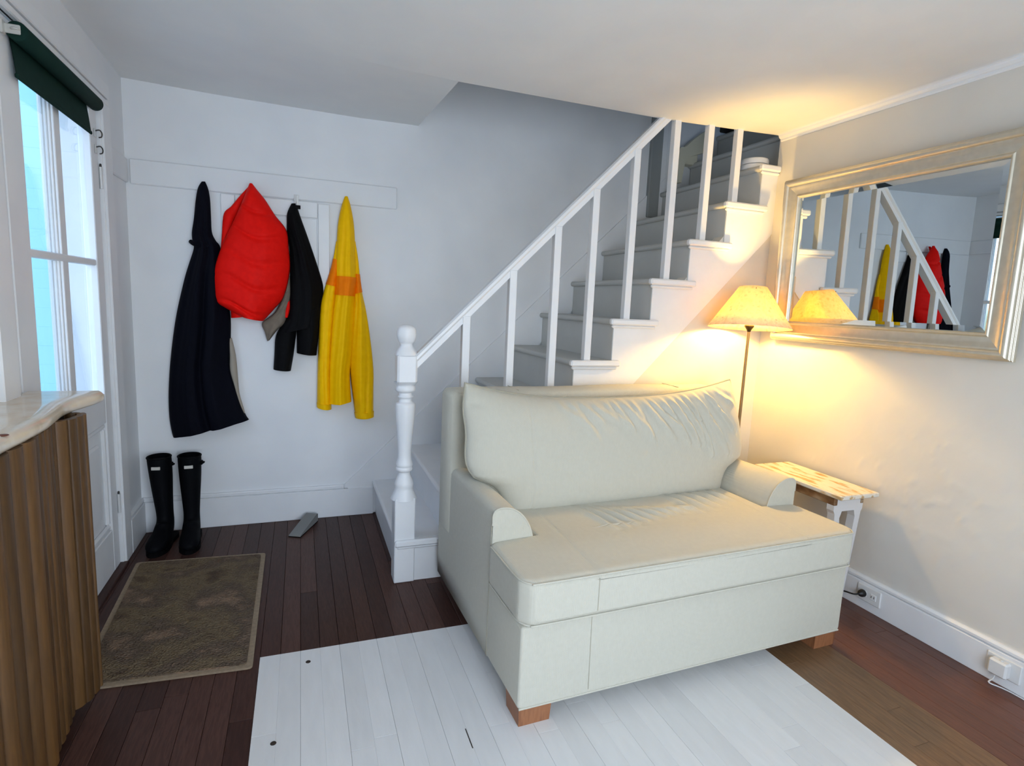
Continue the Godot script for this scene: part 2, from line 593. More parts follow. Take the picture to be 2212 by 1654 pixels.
	add_box(st, Vector3(-1.0, 2.44, BACK - 0.1), Vector3(WELL_X, 2.5, WELL_Z), 0)
	struct("ceiling", done(st), M.ceiling)

	# trim
	st = begin()
	add_box(st, Vector3(LEFT, 0, BACK), Vector3(0.4, 0.165, BACK + 0.022), 0.002)
	add_box(st, Vector3(LEFT, 0.165, BACK), Vector3(0.235, 0.19, BACK + 0.018), 0.006)
	struct("baseboard_back", done(st), M.trim)
	st = begin()
	add_box(st, Vector3(RIGHT - 0.018, 0, -2.49), Vector3(RIGHT + 0.01, 0.122, FRONT), 0.002)
	add_box(st, Vector3(RIGHT - 0.017, 0.122, -2.49), Vector3(RIGHT + 0.01, 0.147, FRONT), 0.008)
	struct("baseboard_right", done(st), M.trim)
	st = begin()
	add_box(st, Vector3(LEFT - 0.01, 0, BACK), Vector3(LEFT + 0.02, 0.17, -3.11), 0.003)
	add_box(st, Vector3(LEFT - 0.01, 0.17, BACK), Vector3(LEFT + 0.016, 0.19, -3.11), 0.006)
	add_box(st, Vector3(LEFT - 0.01, 0, -1.95), Vector3(LEFT + 0.02, 0.17, FRONT), 0.003)
	struct("baseboard_left", done(st), M.trim)
	# peg rail on the back wall, turning onto the left wall
	st = begin()
	add_box(st, Vector3(LEFT + 0.02, 1.795, BACK - 0.01), Vector3(0.52, 1.915, BACK + 0.014), 0.005)
	add_box(st, Vector3(LEFT - 0.01, 1.8, BACK), Vector3(LEFT + 0.012, 1.915, -3.13), 0.005)
	struct("trim_1", done(st), M.wall)
	# flat panel with a frame below the peg rail
	st = begin()
	for b in [[Vector3(-0.383, 1.28, 0), Vector3(-0.318, 1.79, 0.012)], [Vector3(0.094, 1.28, 0), Vector3(0.152, 1.785, 0.012)], [Vector3(-0.314, 1.708, 0), Vector3(0.09, 1.79, 0.011)], [Vector3(-0.314, 1.28, 0), Vector3(0.09, 1.34, 0.011)], [Vector3(-0.31, 1.345, 0), Vector3(0.086, 1.703, 0.005)]]:
		add_box(st, Vector3(b[0].x, b[0].y, BACK - 0.005), Vector3(b[1].x, b[1].y, BACK + b[1].z), 0.002)
	struct("trim_2", done(st), M.trim)
	# crown moulding on the right wall
	st = begin()
	var prof := PackedVector2Array([Vector2(0, 2.2), Vector2(0.008, 2.2), Vector2(0.012, 2.205), Vector2(0.012, 2.212), Vector2(0.018, 2.214), Vector2(0.026, 2.222), Vector2(0.028, 2.228), Vector2(0.034, 2.232), Vector2(0.044, 2.234), Vector2(0.046, 2.25), Vector2(0, 2.25)])
	add_prism(st, prof, func(q: Vector2) -> Vector3: return Vector3(RIGHT + 0.004 - q.x, q.y, -2.48), Vector3(0, 0, 3.78))
	struct("trim_3", done(st), M.trim)

# ---------- door in the left wall ----------
func door() -> void:
	var x0 := LEFT - 0.045
	var d := struct("door_1", null, null, "white half glazed door with a two pane window above a moulded panel")
	var f := LEFT - 0.002
	for b in [["stile", -2.985, -2.9, 0.012, 2.06], ["stile", -2.265, -2.135, 0.012, 2.06]]:
		part(b[0], box(Vector3(x0, b[3], b[1]), Vector3(f, b[4], b[2])), M.trim, d)
	for b in [["rail", 0.012, 0.21], ["rail", 0.7, 0.83], ["rail", 2.0, 2.06]]:
		part(b[0], box(Vector3(x0, b[1], -2.9), Vector3(f - 0.0005, b[2], -2.265)), M.trim, d)
	part("panel", box(Vector3(x0 + 0.012, 0.2, -2.905), Vector3(f - 0.022, 0.71, -2.26)), M.trim, d)
	var bead := begin()
	for b in [[Vector3(0, 0.21, -2.9), Vector3(0, 0.235, -2.265)], [Vector3(0, 0.675, -2.9), Vector3(0, 0.7, -2.265)], [Vector3(0, 0.235, -2.9), Vector3(0, 0.675, -2.875)], [Vector3(0, 0.235, -2.29), Vector3(0, 0.675, -2.265)]]:
		add_box(bead, Vector3(f - 0.025, b[0].y, b[0].z), Vector3(f - 0.006, b[1].y, b[1].z), 0.007)
	part("panel_moulding", done(bead), M.trim, d)
	var field := begin()
	add_box(field, Vector3(f - 0.03, 0.29, -2.83), Vector3(f - 0.01, 0.62, -2.335), 0.009)
	part("raised_field", done(field), M.trim, d)
	part("glazing_bar", box(Vector3(x0 + 0.004, 1.377, -2.9), Vector3(f - 0.004, 1.403, -2.265), 0.004), M.trim, d)
	var mull := begin()
	for k in 4:
		add_box(mull, Vector3(x0 + k * 0.009, 0.83, -2.615 + k * 0.006), Vector3(x0 + 0.009 + k * 0.009, 2.0, -2.525 - k * 0.006), 0.002)
	part("upright_glazing_bar", done(mull), M.trim, d)
	for b in [[0.83, 1.378], [1.402, 2.0]]:
		part("pane", box(Vector3(x0 + 0.016, b[0], -2.9), Vector3(x0 + 0.02, b[1], -2.265), 0), M.glass, d)
	for y in [0.3, 1.75]:
		var h := part("hinge", tube([Vector3(LEFT + 0.004, y - 0.045, -2.99), Vector3(LEFT + 0.004, y + 0.045, -2.99)], 0.007, 10), M.hook, d)
		part("hinge_pin", lathe([Vector2(0.001, 0), Vector2(0.005, 0.002), Vector2(0.004, 0.012), Vector2(0.001, 0.014)], 10), M.iron, h, Vector3(LEFT + 0.004, y + 0.045, -2.99))
	# outer storm frame beyond the glass
	var sf := begin()
	add_box(sf, Vector3(LEFT - 0.149, -0.05, -3.0), Vector3(x0 - 0.01, 2.07, -2.955), 0.003)
	add_box(sf, Vector3(LEFT - 0.149, -0.05, -2.165), Vector3(x0 - 0.01, 2.07, -2.12), 0.003)
	struct("trim_4", done(sf), M.trim)
	# casing round the door
	var c := begin()
	add_box(c, Vector3(LEFT - 0.01, 0, -3.105), Vector3(LEFT + 0.02, 2.069, -3.0), 0.004)
	add_box(c, Vector3(LEFT - 0.01, 0, -3.01), Vector3(LEFT + 0.012, 2.07, -2.992), 0.004)
	add_box(c, Vector3(LEFT - 0.01, 0, -2.06), Vector3(LEFT + 0.022, 2.069, -1.96), 0.004)
	add_box(c, Vector3(LEFT - 0.01, 0, -2.128), Vector3(LEFT - 0.003, 2.07, -2.06), 0.002)
	add_box(c, Vector3(LEFT - 0.01, 2.07, -3.105), Vector3(LEFT + 0.016, 2.095, -1.96), 0.004)
	add_box(c, Vector3(LEFT - 0.01, 2.1, -3.105), Vector3(LEFT + 0.02, 2.16, -1.96), 0.004)
	struct("trim_5", done(c), M.trim)
	var sill := begin()
	add_box(sill, Vector3(LEFT - 0.15, -0.02, -3.0), Vector3(LEFT + 0.03, 0.012, -2.12), 0.004)
	struct("trim_6", done(sill), M.floor_dark[2])

	# roller blind
	var b := thing("roller_blind", "dark green roller blind rolled up at the top of the glazed door", "blind", Vector3(LEFT + 0.03, 2.02, -2.53))
	var roll := begin()
	add_lathe(roll, [Vector2(0.001, -0.345), Vector2(0.026, -0.345), Vector2(0.0275, -0.343), Vector2(0.0275, 0.343), Vector2(0.026, 0.345), Vector2(0.001, 0.345)], 28)
	var r := part("roll", done(roll), M.blind, b)
	r.rotation.x = PI / 2
	var cl := begin()
	add_grid(cl, 8, 12, func(u: float, v: float) -> Vector3:
		return Vector3(-0.0275 + 0.012 * v * v + 0.004 * sin(v * 3.0), -0.115 * v, lerpf(0.325, -0.325, u)))
	add_grid(cl, 8, 12, func(u: float, v: float) -> Vector3:
		return Vector3(-0.0288 + 0.012 * v * v + 0.004 * sin(v * 3.0), -0.115 * v, lerpf(0.325, -0.325, u)), true)
	var cloth := part("cloth", done(cl), M.blind, b)
	part("hem_bar", box(Vector3(-0.02, -0.125, -0.327), Vector3(-0.011, -0.111, 0.327), 0.003), M.blind, cloth)
	for s in [1, -1]:
		var br := begin()
		add_box(br, Vector3(-0.032, -0.012, s * 0.352 - 0.003), Vector3(0.012, 0.014, s * 0.352 + 0.003), 0.002)
		add_box(br, Vector3(-0.032, -0.018, s * 0.352 - 0.004), Vector3(-0.024, 0.02, s * 0.352 + 0.02 * s), 0.002)
		add_lathe(br, [Vector2(0.001, -0.001), Vector2(0.012, -0.001), Vector2(0.012, 0.003), Vector2(0.001, 0.003)], 14, Vector3(0, 0, s * 0.352))
		part("bracket", done(br), M.bracket, b)
	# two small hooks on the casing
	for k in 2:
		var y: float = [1.925, 1.86][k]
		var h := thing("latch_hook", ["upper small white metal hook on the door frame beside the blind", "lower small white metal hook on the door frame under the blind"][k], "hook", Vector3(LEFT - 0.001, y, -2.955))
		part("plate", box(Vector3(0, -0.018, -0.01), Vector3(0.004, 0.018, 0.01), 0.002), M.hook, h)
		part("hook_wire", tube(smooth([Vector3(0.002, 0.008, 0), Vector3(0.018, 0.012, 0), Vector3(0.026, 0.0, 0), Vector3(0.024, -0.014, 0), Vector3(0.014, -0.018, 0)], 4), 0.0026, 7), M.iron, h)

func outside() -> void:
	struct("trim_7", box(Vector3(-12, -0.4, -14), Vector3(LEFT - 0.16, -0.25, 8), 0), M.bounce_ground, "unseen ground outside the door, made pale to bounce daylight indoors")  # unseen pale ground, added so daylight bounces up through the openings
	struct("trim_8", box(Vector3(-1.5, -0.4, FRONT + 0.16), Vector3(10, -0.25, 14), 0), M.bounce_ground, "unseen ground outside the front window, made pale to bounce daylight indoors")
	var h := thing("porch_wall", "pale blue boarded porch wall with white corner board seen through the door glass", "wall", Vector3(-1.9, -0.25, -5.5))
	for k in 22:
		part("board", box(Vector3(-2.4, k * 0.15, -0.02), Vector3(0.06, k * 0.15 + 0.1496, 0.015), 0.001), M.cyan, h)
	part("corner_board", box(Vector3(0.06, 0, -0.03), Vector3(0.12, 3.3, 0.03), 0.005), M.trim, h)
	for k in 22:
		part("sage_board", box(Vector3(0.12, k * 0.15, -0.05), Vector3(1.2, k * 0.15 + 0.1496, -0.02), 0.001), M.sage, h)  # duller grey-green boards to the right of the corner board
	part("door_post", box(Vector3(0.24, 0, -0.03), Vector3(0.27, 3.3, 0.01), 0.004), M.cream, h)

# ---------- staircase ----------
const RISE := 0.207
const RUN := 0.2075

func nose_x(k: int) -> float:
	return 0.395 + RUN * (k - 1)

func stairs() -> void:
	var s := thing("staircase", "white painted staircase climbing the back wall with balusters and turned newel post", "staircase", Vector3(0.4, 0, -2.9))
	var o := -s.position
	for k in range(1, 13):
		var x := nose_x(k)
		var y := RISE * k
		var ends := 0.03 if k < 11 else 0.0
		var st := begin()
		var prof := PackedVector2Array()
		for i in 9:
			var t := PI * i / 8.0
			prof.append(Vector2(x + 0.015 - 0.015 * sin(t), y - 0.015 + 0.015 * cos(t)))
		prof.append(Vector2(x + RUN + 0.03, y - 0.03))
		prof.append(Vector2(x + RUN + 0.03, y))
		add_prism(st, prof, xy(BACK + 0.014), Vector3(0, 0, (-2.482 if k < 11 else -2.49) - BACK - 0.014))
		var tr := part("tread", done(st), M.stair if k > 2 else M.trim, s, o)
		if k < 11:
			var rn := begin()
			add_box(rn, Vector3(x - 0.004, y - 0.03, -2.484), Vector3(minf(x + RUN + 0.062, RIGHT - 0.002), y + 0.0006, -2.452), 0.007)
			add_box(rn, Vector3(x + 0.006, y - 0.045, -2.482), Vector3(minf(x + RUN + 0.05, RIGHT - 0.002), y - 0.03, -2.463), 0.006)
			part("nosing", done(rn), M.trim, tr)
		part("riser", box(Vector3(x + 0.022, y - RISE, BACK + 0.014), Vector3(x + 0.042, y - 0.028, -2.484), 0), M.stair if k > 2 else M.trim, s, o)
	# stepped string board in front, plain plaster below it
	var poly := PackedVector2Array([Vector2(0.44, 0)])
	for k in range(1, 11):
		poly.append(Vector2(nose_x(k) + 0.024, RISE * (k - 1)))
		poly.append(Vector2(nose_x(k) + 0.024, RISE * k - 0.028))
	poly.append(Vector2(RIGHT, RISE * 10 - 0.028))
	poly.append(Vector2(RIGHT, RIGHT - 0.665))
	poly.append(Vector2(0.69, 0))
	poly[0] = Vector2(nose_x(1) + 0.024, 0)
	poly.remove_at(1)
	part("string_board", prism(poly, xy(-2.5), Vector3(0, 0, 0.02)), M.trim, s, o)
	var wall_poly := PackedVector2Array([Vector2(0.5, 0), Vector2(RIGHT + 0.01, 0), Vector2(RIGHT + 0.01, 1.95), Vector2(2.2, 1.82)])
	part("plaster_side", prism(wall_poly, xy(-2.56), Vector3(0, 0, 0.073)), M.plaster, s, o)
	# board along the wall above the steps
	var sk := PackedVector2Array([Vector2(0.235, 0.19), Vector2(0.4, 0.0), Vector2(2.3, 1.9), Vector2(2.3, 2.17)])
	part("wall_string", prism(sk, xy(BACK - 0.002), Vector3(0, 0, 0.015)), M.wall, s, o)
	# newel
	var nw := begin()
	var c := Vector3(0.437, 0, -2.513)
	add_box(nw, c + Vector3(-0.0465, 0, -0.045), c + Vector3(0.0465, 0.4, 0.045), 0.004)
	add_box(nw, c + Vector3(-0.044, 0.925, -0.043), c + Vector3(0.044, 1.055, 0.043), 0.009)
	add_lathe(nw, smooth([Vector2(0.06, 0.392), Vector2(0.05, 0.415), Vector2(0.041, 0.44), Vector2(0.043, 0.462), Vector2(0.036, 0.485), Vector2(0.028, 0.505), Vector2(0.027, 0.518), Vector2(0.037, 0.525), Vector2(0.038, 0.535), Vector2(0.035, 0.541), Vector2(0.038, 0.549), Vector2(0.037, 0.558), Vector2(0.031, 0.58), Vector2(0.03, 0.61), Vector2(0.034, 0.68), Vector2(0.041, 0.76), Vector2(0.044, 0.81), Vector2(0.042, 0.832), Vector2(0.032, 0.84), Vector2(0.028, 0.848), Vector2(0.03, 0.858), Vector2(0.036, 0.864), Vector2(0.03, 0.872), Vector2(0.029, 0.882), Vector2(0.043, 0.89), Vector2(0.044, 0.905), Vector2(0.04, 0.915), Vector2(0.052, 0.93)], 3), 32, c)
	add_lathe(nw, smooth([Vector2(0.05, 1.05), Vector2(0.042, 1.07), Vector2(0.03, 1.088), Vector2(0.028, 1.1), Vector2(0.036, 1.11), Vector2(0.0425, 1.13), Vector2(0.043, 1.148), Vector2(0.038, 1.168), Vector2(0.024, 1.18), Vector2(0.001, 1.184)], 3), 32, c)
	part("newel_post", done(nw), M.trim, s, o)
	# hand rail, rising to the ceiling at 45 degrees
	var hr := begin()
	var sec := []
	for q in [Vector2(-0.022, 0.0), Vector2(-0.022, 0.03), Vector2(-0.03, 0.042), Vector2(-0.029, 0.056), Vector2(-0.018, 0.066), Vector2(0.018, 0.066), Vector2(0.029, 0.056), Vector2(0.03, 0.042), Vector2(0.022, 0.03), Vector2(0.022, 0.0)]:
		sec.append(q)
	var rings := []
	for x in [0.47, 0.9, 1.3, 1.74]:
		var ring := PackedVector3Array()
		for q in sec:
			ring.append(Vector3(x, x + 0.512 + q.y, -2.505 + q.x))
		rings.append(ring)
	add_loft(hr, rings, true, false, -1)
	part("handrail", done(hr), M.trim, s, o)
	var bx := [0.70, 0.916, 1.13, 1.318, 1.525, 1.74, 1.94, 2.12]
	for i in 8:
		var x: float = bx[i]
		var top := minf(x + 0.53, ceil_y(x, WELL_Z) + 0.03)
		part("baluster", box(Vector3(x - 0.0175, RISE * (i + 2) - 0.002, -2.514), Vector3(x + 0.0175, top, -2.479), 0.002), M.trim, s, o)

func upstairs() -> void:
	# the stairwell above the ceiling
	struct("wall_stairwell", box(Vector3(RIGHT + 0.15, -0.1, -2.62), Vector3(3.75, 4.7, -2.488), 0), M.wall)
	var st := begin()
	add_box(st, Vector3(3.6, -0.1, BACK), Vector3(3.75, 3.0, -1.4), 0)  # unseen opening between these boxes, added to let daylight into the stairwell
	add_box(st, Vector3(3.6, 3.9, BACK), Vector3(3.75, 4.7, -1.4), 0)
	add_box(st, Vector3(3.6, 3.0, BACK), Vector3(3.75, 3.9, -3.25), 0)
	add_box(st, Vector3(3.6, 3.0, -2.75), Vector3(3.75, 3.9, -1.4), 0)
	struct("wall_upper_right", done(st), M.wall)
	st = begin()
	add_box(st, Vector3(-1.0, 2.45, BACK), Vector3(-0.85, 4.7, -1.4), 0)
	struct("wall_upper_left", done(st), M.wall)
	st = begin()
	add_box(st, Vector3(-1.0, 2.45, -1.55), Vector3(3.75, 4.7, -1.4), 0)
	struct("wall_upper_front", done(st), M.wall)
	struct("ceiling_upper", box(Vector3(-1.0, 4.6, BACK - 0.15), Vector3(3.75, 4.75, -1.4), 0), M.ceiling)
	struct("floor_landing", box(Vector3(2.75, 2.4, BACK), Vector3(3.62, 2.484, -2.49), 0.004), M.stair)
	# casing of a doorway at the head of the stairs
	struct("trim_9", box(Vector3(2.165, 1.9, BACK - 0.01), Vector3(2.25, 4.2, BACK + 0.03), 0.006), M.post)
	struct("trim_10", box(Vector3(2.25, 1.9, BACK - 0.01), Vector3(2.3, 4.2, BACK + 0.01), 0.004), M.wall)
	# small things at the head of the stairs
	var b := thing("stair_bracket", "cream curved wooden bracket fixed high on the wall at the head of the stairs", "bracket", Vector3(2.4, 2.3, BACK))
	var outline := []
	for q in smooth([Vector2(-0.052, -0.17), Vector2(-0.075, -0.05), Vector2(-0.07, 0.04), Vector2(-0.02, 0.062), Vector2(0.04, 0.115), Vector2(0.13, 0.18)], 4):
		outline.append(q)
	for q in smooth([Vector2(0.13, 0.04), Vector2(0.04, 0.01), Vector2(0.0, -0.01), Vector2(-0.02, -0.05), Vector2(-0.036, -0.17)], 4):
		outline.append(q)
	part("arm", prism(PackedVector2Array(outline), xy(0.06), Vector3(0, 0, 0.04)), M.cream, b)
	part("mount", box(Vector3(-0.06, -0.04, 0), Vector3(0.1, 0.03, 0.07), 0.004), M.cream, b)
	var d := thing("dark_gap", "black block added to show the dark gap above the top landing", "board", Vector3(2.68, RISE * 12 - 0.02, -3.1))  # darkness of the upper floor put in as a solid black block
	part("board", box(Vector3(-0.04, 0.021, -0.2), Vector3(0.5, 0.1, 0.4), 0.006), M.gap_black, d)
	var cap := thing("round_box", "small round white lidded box on the highest step by the corner", "box", Vector3(2.335, RISE * 10, -2.6))
	part("body", lathe(smooth([Vector2(0.06, 0.0), Vector2(0.068, 0.004), Vector2(0.069, 0.02), Vector2(0.066, 0.026)], 3), 36), M.trim, cap)
	part("lid", lathe(smooth([Vector2(0.07, 0.028), Vector2(0.072, 0.034), Vector2(0.071, 0.05), Vector2(0.06, 0.058), Vector2(0.001, 0.06)], 3), 36), M.trim, cap)

# ---------- coats ----------
# each row: left x, left y, right x, right y of the hanging cloth
const NAVY := [[-0.466,1.836,-0.449,1.838],[-0.483,1.803,-0.436,1.803],[-0.495,1.743,-0.429,1.75],[-0.506,1.652,-0.427,1.659],[-0.517,1.583,-0.425,1.59],[-0.516,1.542,-0.409,1.55],[-0.511,1.503,-0.389,1.519],[-0.536,1.421,-0.378,1.431],[-0.557,1.35,-0.369,1.361],[-0.588,1.221,-0.357,1.242],[-0.609,1.115,-0.348,1.146],[-0.63,0.972,-0.351,1.024],[-0.643,0.853,-0.356,0.901],[-0.651,0.732,-0.336,0.802],[-0.651,0.622,-0.311,0.706],[-0.643,0.548,-0.286,0.629],[-0.636,0.515,-0.27,0.602]]
const NAVYLIN := [[-0.37,1.036,-0.346,1.049],[-0.359,0.963,-0.328,0.956],[-0.361,0.877,-0.32,0.832],[-0.345,0.802,-0.315,0.751],[-0.325,0.701,-0.298,0.675],[-0.308,0.629,-0.286,0.623]]
const RED := [[-0.241,1.845,-0.228,1.846],[-0.271,1.766,-0.203,1.814],[-0.299,1.698,-0.168,1.771],[-0.326,1.636,-0.12,1.696],[-0.353,1.578,-0.067,1.625],[-0.38,1.513,-0.056,1.536],[-0.413,1.405,-0.05,1.44],[-0.418,1.311,-0.063,1.348],[-0.409,1.24,-0.089,1.266],[-0.366,1.206,-0.134,1.207],[-0.297,1.167,-0.187,1.144]]
const REDFLAP := [[-0.242,1.842,-0.233,1.843],[-0.295,1.777,-0.262,1.78],[-0.332,1.727,-0.29,1.718],[-0.367,1.687,-0.312,1.665],[-0.378,1.594,-0.34,1.593],[-0.384,1.524,-0.367,1.525],[-0.39,1.482,-0.381,1.482]]
const REDLOW := [[-0.353,1.231,-0.207,1.212],[-0.347,1.19,-0.241,1.174],[-0.346,1.154,-0.264,1.164]]
const LINING := [[-0.077,1.357,-0.053,1.391],[-0.096,1.266,-0.052,1.28],[-0.134,1.188,-0.069,1.21],[-0.194,1.134,-0.079,1.14],[-0.182,1.082,-0.117,1.099],[-0.171,1.035,-0.159,1.04]]
const BLACK := [[-0.042,1.77,-0.019,1.772],[-0.063,1.72,-0.004,1.728],[-0.066,1.668,0.014,1.675],[-0.065,1.608,0.035,1.616],[-0.054,1.525,0.067,1.521],[-0.053,1.398,0.1,1.417],[-0.056,1.304,0.119,1.338],[-0.064,1.217,0.112,1.262],[-0.079,1.142,0.102,1.191],[-0.117,1.074,0.097,1.129]]
const BLACKS1 := [[-0.079,1.155,-0.023,1.156],[-0.117,1.091,-0.023,1.093],[-0.132,1.041,-0.029,1.035],[-0.137,0.965,-0.039,0.958],[-0.143,0.879,-0.054,0.871]]
const BLACKS2 := [[-0.022,1.181,0.107,1.224],[-0.023,1.118,0.099,1.147],[-0.021,1.043,0.092,1.057],[-0.022,0.971,0.082,0.959]]
const YEL := [[0.233,1.836,0.248,1.837],[0.214,1.778,0.263,1.79],[0.197,1.691,0.28,1.703],[0.19,1.592,0.288,1.599],[0.183,1.492,0.293,1.499],[0.18,1.391,0.299,1.385],[0.178,1.3,0.289,1.295],[0.165,1.188,0.285,1.166],[0.153,1.033,0.276,0.982],[0.145,0.876,0.263,0.85],[0.142,0.683,0.272,0.694]]
const YELL := [[0.187,1.591,0.202,1.593],[0.166,1.466,0.2,1.455],[0.144,1.389,0.195,1.379],[0.122,1.318,0.185,1.303],[0.102,1.224,0.175,1.214],[0.092,1.032,0.16,1.02],[0.086,0.85,0.153,0.837],[0.083,0.666,0.16,0.653]]
const YELR := [[0.278,1.598,0.29,1.599],[0.286,1.486,0.306,1.5],[0.286,1.397,0.317,1.394],[0.282,1.295,0.33,1.31],[0.275,1.191,0.351,1.215],[0.263,1.008,0.375,1.063],[0.263,0.876,0.395,0.882],[0.277,0.742,0.396,0.746],[0.295,0.598,0.397,0.603]]

func cloth(rows: Array, back: float, depth: Callable, relief: Callable, n := 44, per := 5) -> ArrayMesh:
	var pts := []
	for r in rows:
		pts.append(Vector4(r[0], r[1], r[2], r[3]))
	pts = smooth(pts, per)
	var rings := []
	for j in pts.size():
		var q: Vector4 = pts[j]
		var s := j / float(pts.size() - 1)
		var ring := PackedVector3Array()
		for i in n:
			var t := i / float(n - 1)
			var bulge := pow(sin(PI * clampf(t, 0.0001, 0.9999)), 0.55)
			var w := absf(q.z - q.x)
			var d: float = depth.call(s) * bulge * clampf(w / 0.06, 0.25, 1.0)
			d += relief.call(t, s, lerpf(q.x, q.z, t), lerpf(q.y, q.w, t)) * bulge
			ring.append(Vector3(lerpf(q.x, q.z, t), lerpf(q.y, q.w, t), back + 0.008 + maxf(d, 0.0)))
		for i in 6:
			var t := 1.0 - (i + 0.5) / 6.0
			ring.append(Vector3(lerpf(q.x, q.z, t), lerpf(q.y, q.w, t), back))
		rings.append(ring)
	var st := begin()
	add_loft(st, rings, true)
	return done(st)

func folds(t: float, s: float, k: float, drift: float, a: float) -> float:
	var c := cos((t + drift * (s - 0.5)) * TAU * k)
	return a * (absf(c) * c) * smoothstep(0.05, 0.45, s)

func hook_at(x: float, y: float, label: String, z := BACK + 0.014) -> void:
	var h := thing("coat_hook", label, "hook", Vector3(x, y, z))
	part("plate", box(Vector3(-0.012, -0.03, 0), Vector3(0.012, 0.03, 0.004), 0.002), M.hook, h)
	part("prong", tube(smooth([Vector3(0, -0.02, 0.002), Vector3(0, -0.028, 0.025), Vector3(0, -0.012, 0.043), Vector3(0, 0.022, 0.047)], 4), 0.0035, 8), M.hook, h)

func coats() -> void:
	var back := BACK + 0.016
	# navy coat
	var n := thing("navy_coat", "long navy blue coat hanging nearest the door on the peg rail", "coat")
	part("body", cloth(NAVY, back, func(s: float) -> float: return lerpf(0.035, 0.085, smoothstep(0.15, 0.6, s)),
		func(t: float, s: float, _x: float, _y: float) -> float: return folds(t, s, 2.6, 0.25, 0.011) - 0.03 * smoothstep(0.4, 0.6, s) * exp(-pow((t - 0.52 + 0.1 * (s - 0.6)) / 0.045, 2))), M.navy, n)
	part("lining", cloth(NAVYLIN, back, func(_s: float) -> float: return 0.03, func(_t: float, _s: float, _x: float, _y: float) -> float: return 0.0, 14, 3), M.beige, n)
	part("collar", tube(smooth([Vector3(-0.522, 1.535, back + 0.012), Vector3(-0.5, 1.522, back + 0.045), Vector3(-0.45, 1.515, back + 0.055), Vector3(-0.4, 1.528, back + 0.03)], 5), 0.011, 9), M.navy, n)
	# red quilted jacket
	var r := thing("red_puffer_jacket", "bright red quilted puffer jacket with a taupe lining hanging from the peg rail", "jacket")
	var quilt := func(t: float, s: float, x: float, y: float) -> float:
		var q := (y - 1.2 + 0.22 * (x + 0.23) + 0.02 * sin(x * 22.0)) / 0.13
		return 0.02 * (1.0 - exp(-pow(sin(PI * q) / 0.22, 2.0)) * 0.85) * smoothstep(0.02, 0.2, s) + folds(t, s, 1.5, 0.5, 0.004) + 0.0004 * sin(x * 120.0 + 4.0 * sin(y * 40.0))
	part("body", cloth(RED, back + 0.045, func(s: float) -> float: return lerpf(0.035, 0.085, smoothstep(0.1, 0.6, s)), quilt, 60, 7), M.red, r)
	part("side_fold", cloth(REDFLAP, back + 0.012, func(_s: float) -> float: return 0.028, func(t: float, s: float, x: float, y: float) -> float: return 0.004 * sin(y * 60.0 + x * 30.0), 22, 5), M.red, r)
	part("lower_back", cloth(REDLOW, back + 0.008, func(_s: float) -> float: return 0.05, func(_t: float, _s: float, _x: float, _y: float) -> float: return 0.0, 22, 3), M.red, r)
	part("lining", cloth(LINING, back + 0.02, func(_s: float) -> float: return 0.035, func(t: float, s: float, _x: float, _y: float) -> float: return folds(t, s, 1.0, 0.8, 0.008), 24, 5), M.taupe, r)
	part("red_edge", cloth([[-0.07, 1.24, -0.054, 1.26], [-0.08, 1.2, -0.055, 1.21], [-0.082, 1.165, -0.066, 1.165]], back + 0.03, func(_s: float) -> float: return 0.03, func(_t: float, _s: float, _x: float, _y: float) -> float: return 0.0, 12, 3), M.red, r)
	# black jacket
	var b := thing("black_jacket", "short black jacket hanging from a white hook between the red and yellow ones", "jacket")
	part("body", cloth(BLACK, back, func(s: float) -> float: return lerpf(0.04, 0.075, s), func(t: float, s: float, _x: float, _y: float) -> float: return folds(t, s, 1.8, -0.4, 0.01)), M.black, b)
	part("sleeve", cloth(BLACKS1, back, func(_s: float) -> float: return 0.055, func(t: float, s: float, _x: float, _y: float) -> float: return folds(t, s, 1.0, 0.3, 0.004), 26, 4), M.black, b)
	part("sleeve", cloth(BLACKS2, back, func(_s: float) -> float: return 0.07, func(t: float, s: float, _x: float, _y: float) -> float: return folds(t, s, 1.3, 0.3, 0.005), 30, 4), M.black, b)
	part("hanging_loop", box(Vector3(-0.025, 1.742, back + 0.03), Vector3(0.004, 1.762, back + 0.036), 0.002), M.black, b)
	# yellow raincoat
	var y := thing("yellow_raincoat", "bright yellow raincoat with an orange chest band, last on the peg rail", "coat")
	part("body", cloth(YEL, back, func(s: float) -> float: return lerpf(0.04, 0.085, s), func(t: float, s: float, _x: float, _y: float) -> float: return folds(t, s, 1.6, 0.3, 0.011)), M.yellow, y)
	part("sleeve", cloth(YELL, back, func(s: float) -> float: return lerpf(0.03, 0.055, s), func(t: float, s: float, _x: float, _y: float) -> float: return folds(t, s, 1.2, -0.4, 0.006), 28), M.yellow, y)
	part("sleeve", cloth(YELR, back, func(s: float) -> float: return lerpf(0.03, 0.065, s), func(t: float, s: float, x: float, yy: float) -> float: return folds(t, s, 1.7, 0.7, 0.009) + 0.003 * sin(yy * 45.0 + x * 25.0), 34), M.yellow, y)
	var sub := func(rows: Array, y0: float, y1: float, grow: float) -> Array:
		var out := []
		var pts := []
		for q in rows:
			pts.append(Vector4(q[0], q[1], q[2], q[3]))
		for q in smooth(pts, 8):
			if q.y < y0 and q.y > y1:
				out.append([q.x - grow, q.y, q.z + grow, q.w])
		return out
	part("orange_band", cloth(sub.call(YEL, 1.415, 1.295, 0.003), back, func(_s: float) -> float: return 0.078, func(t: float, s: float, _x: float, _y: float) -> float: return folds(t, 0.5, 1.6, 0.0, 0.006), 44, 2), M.orange, y)
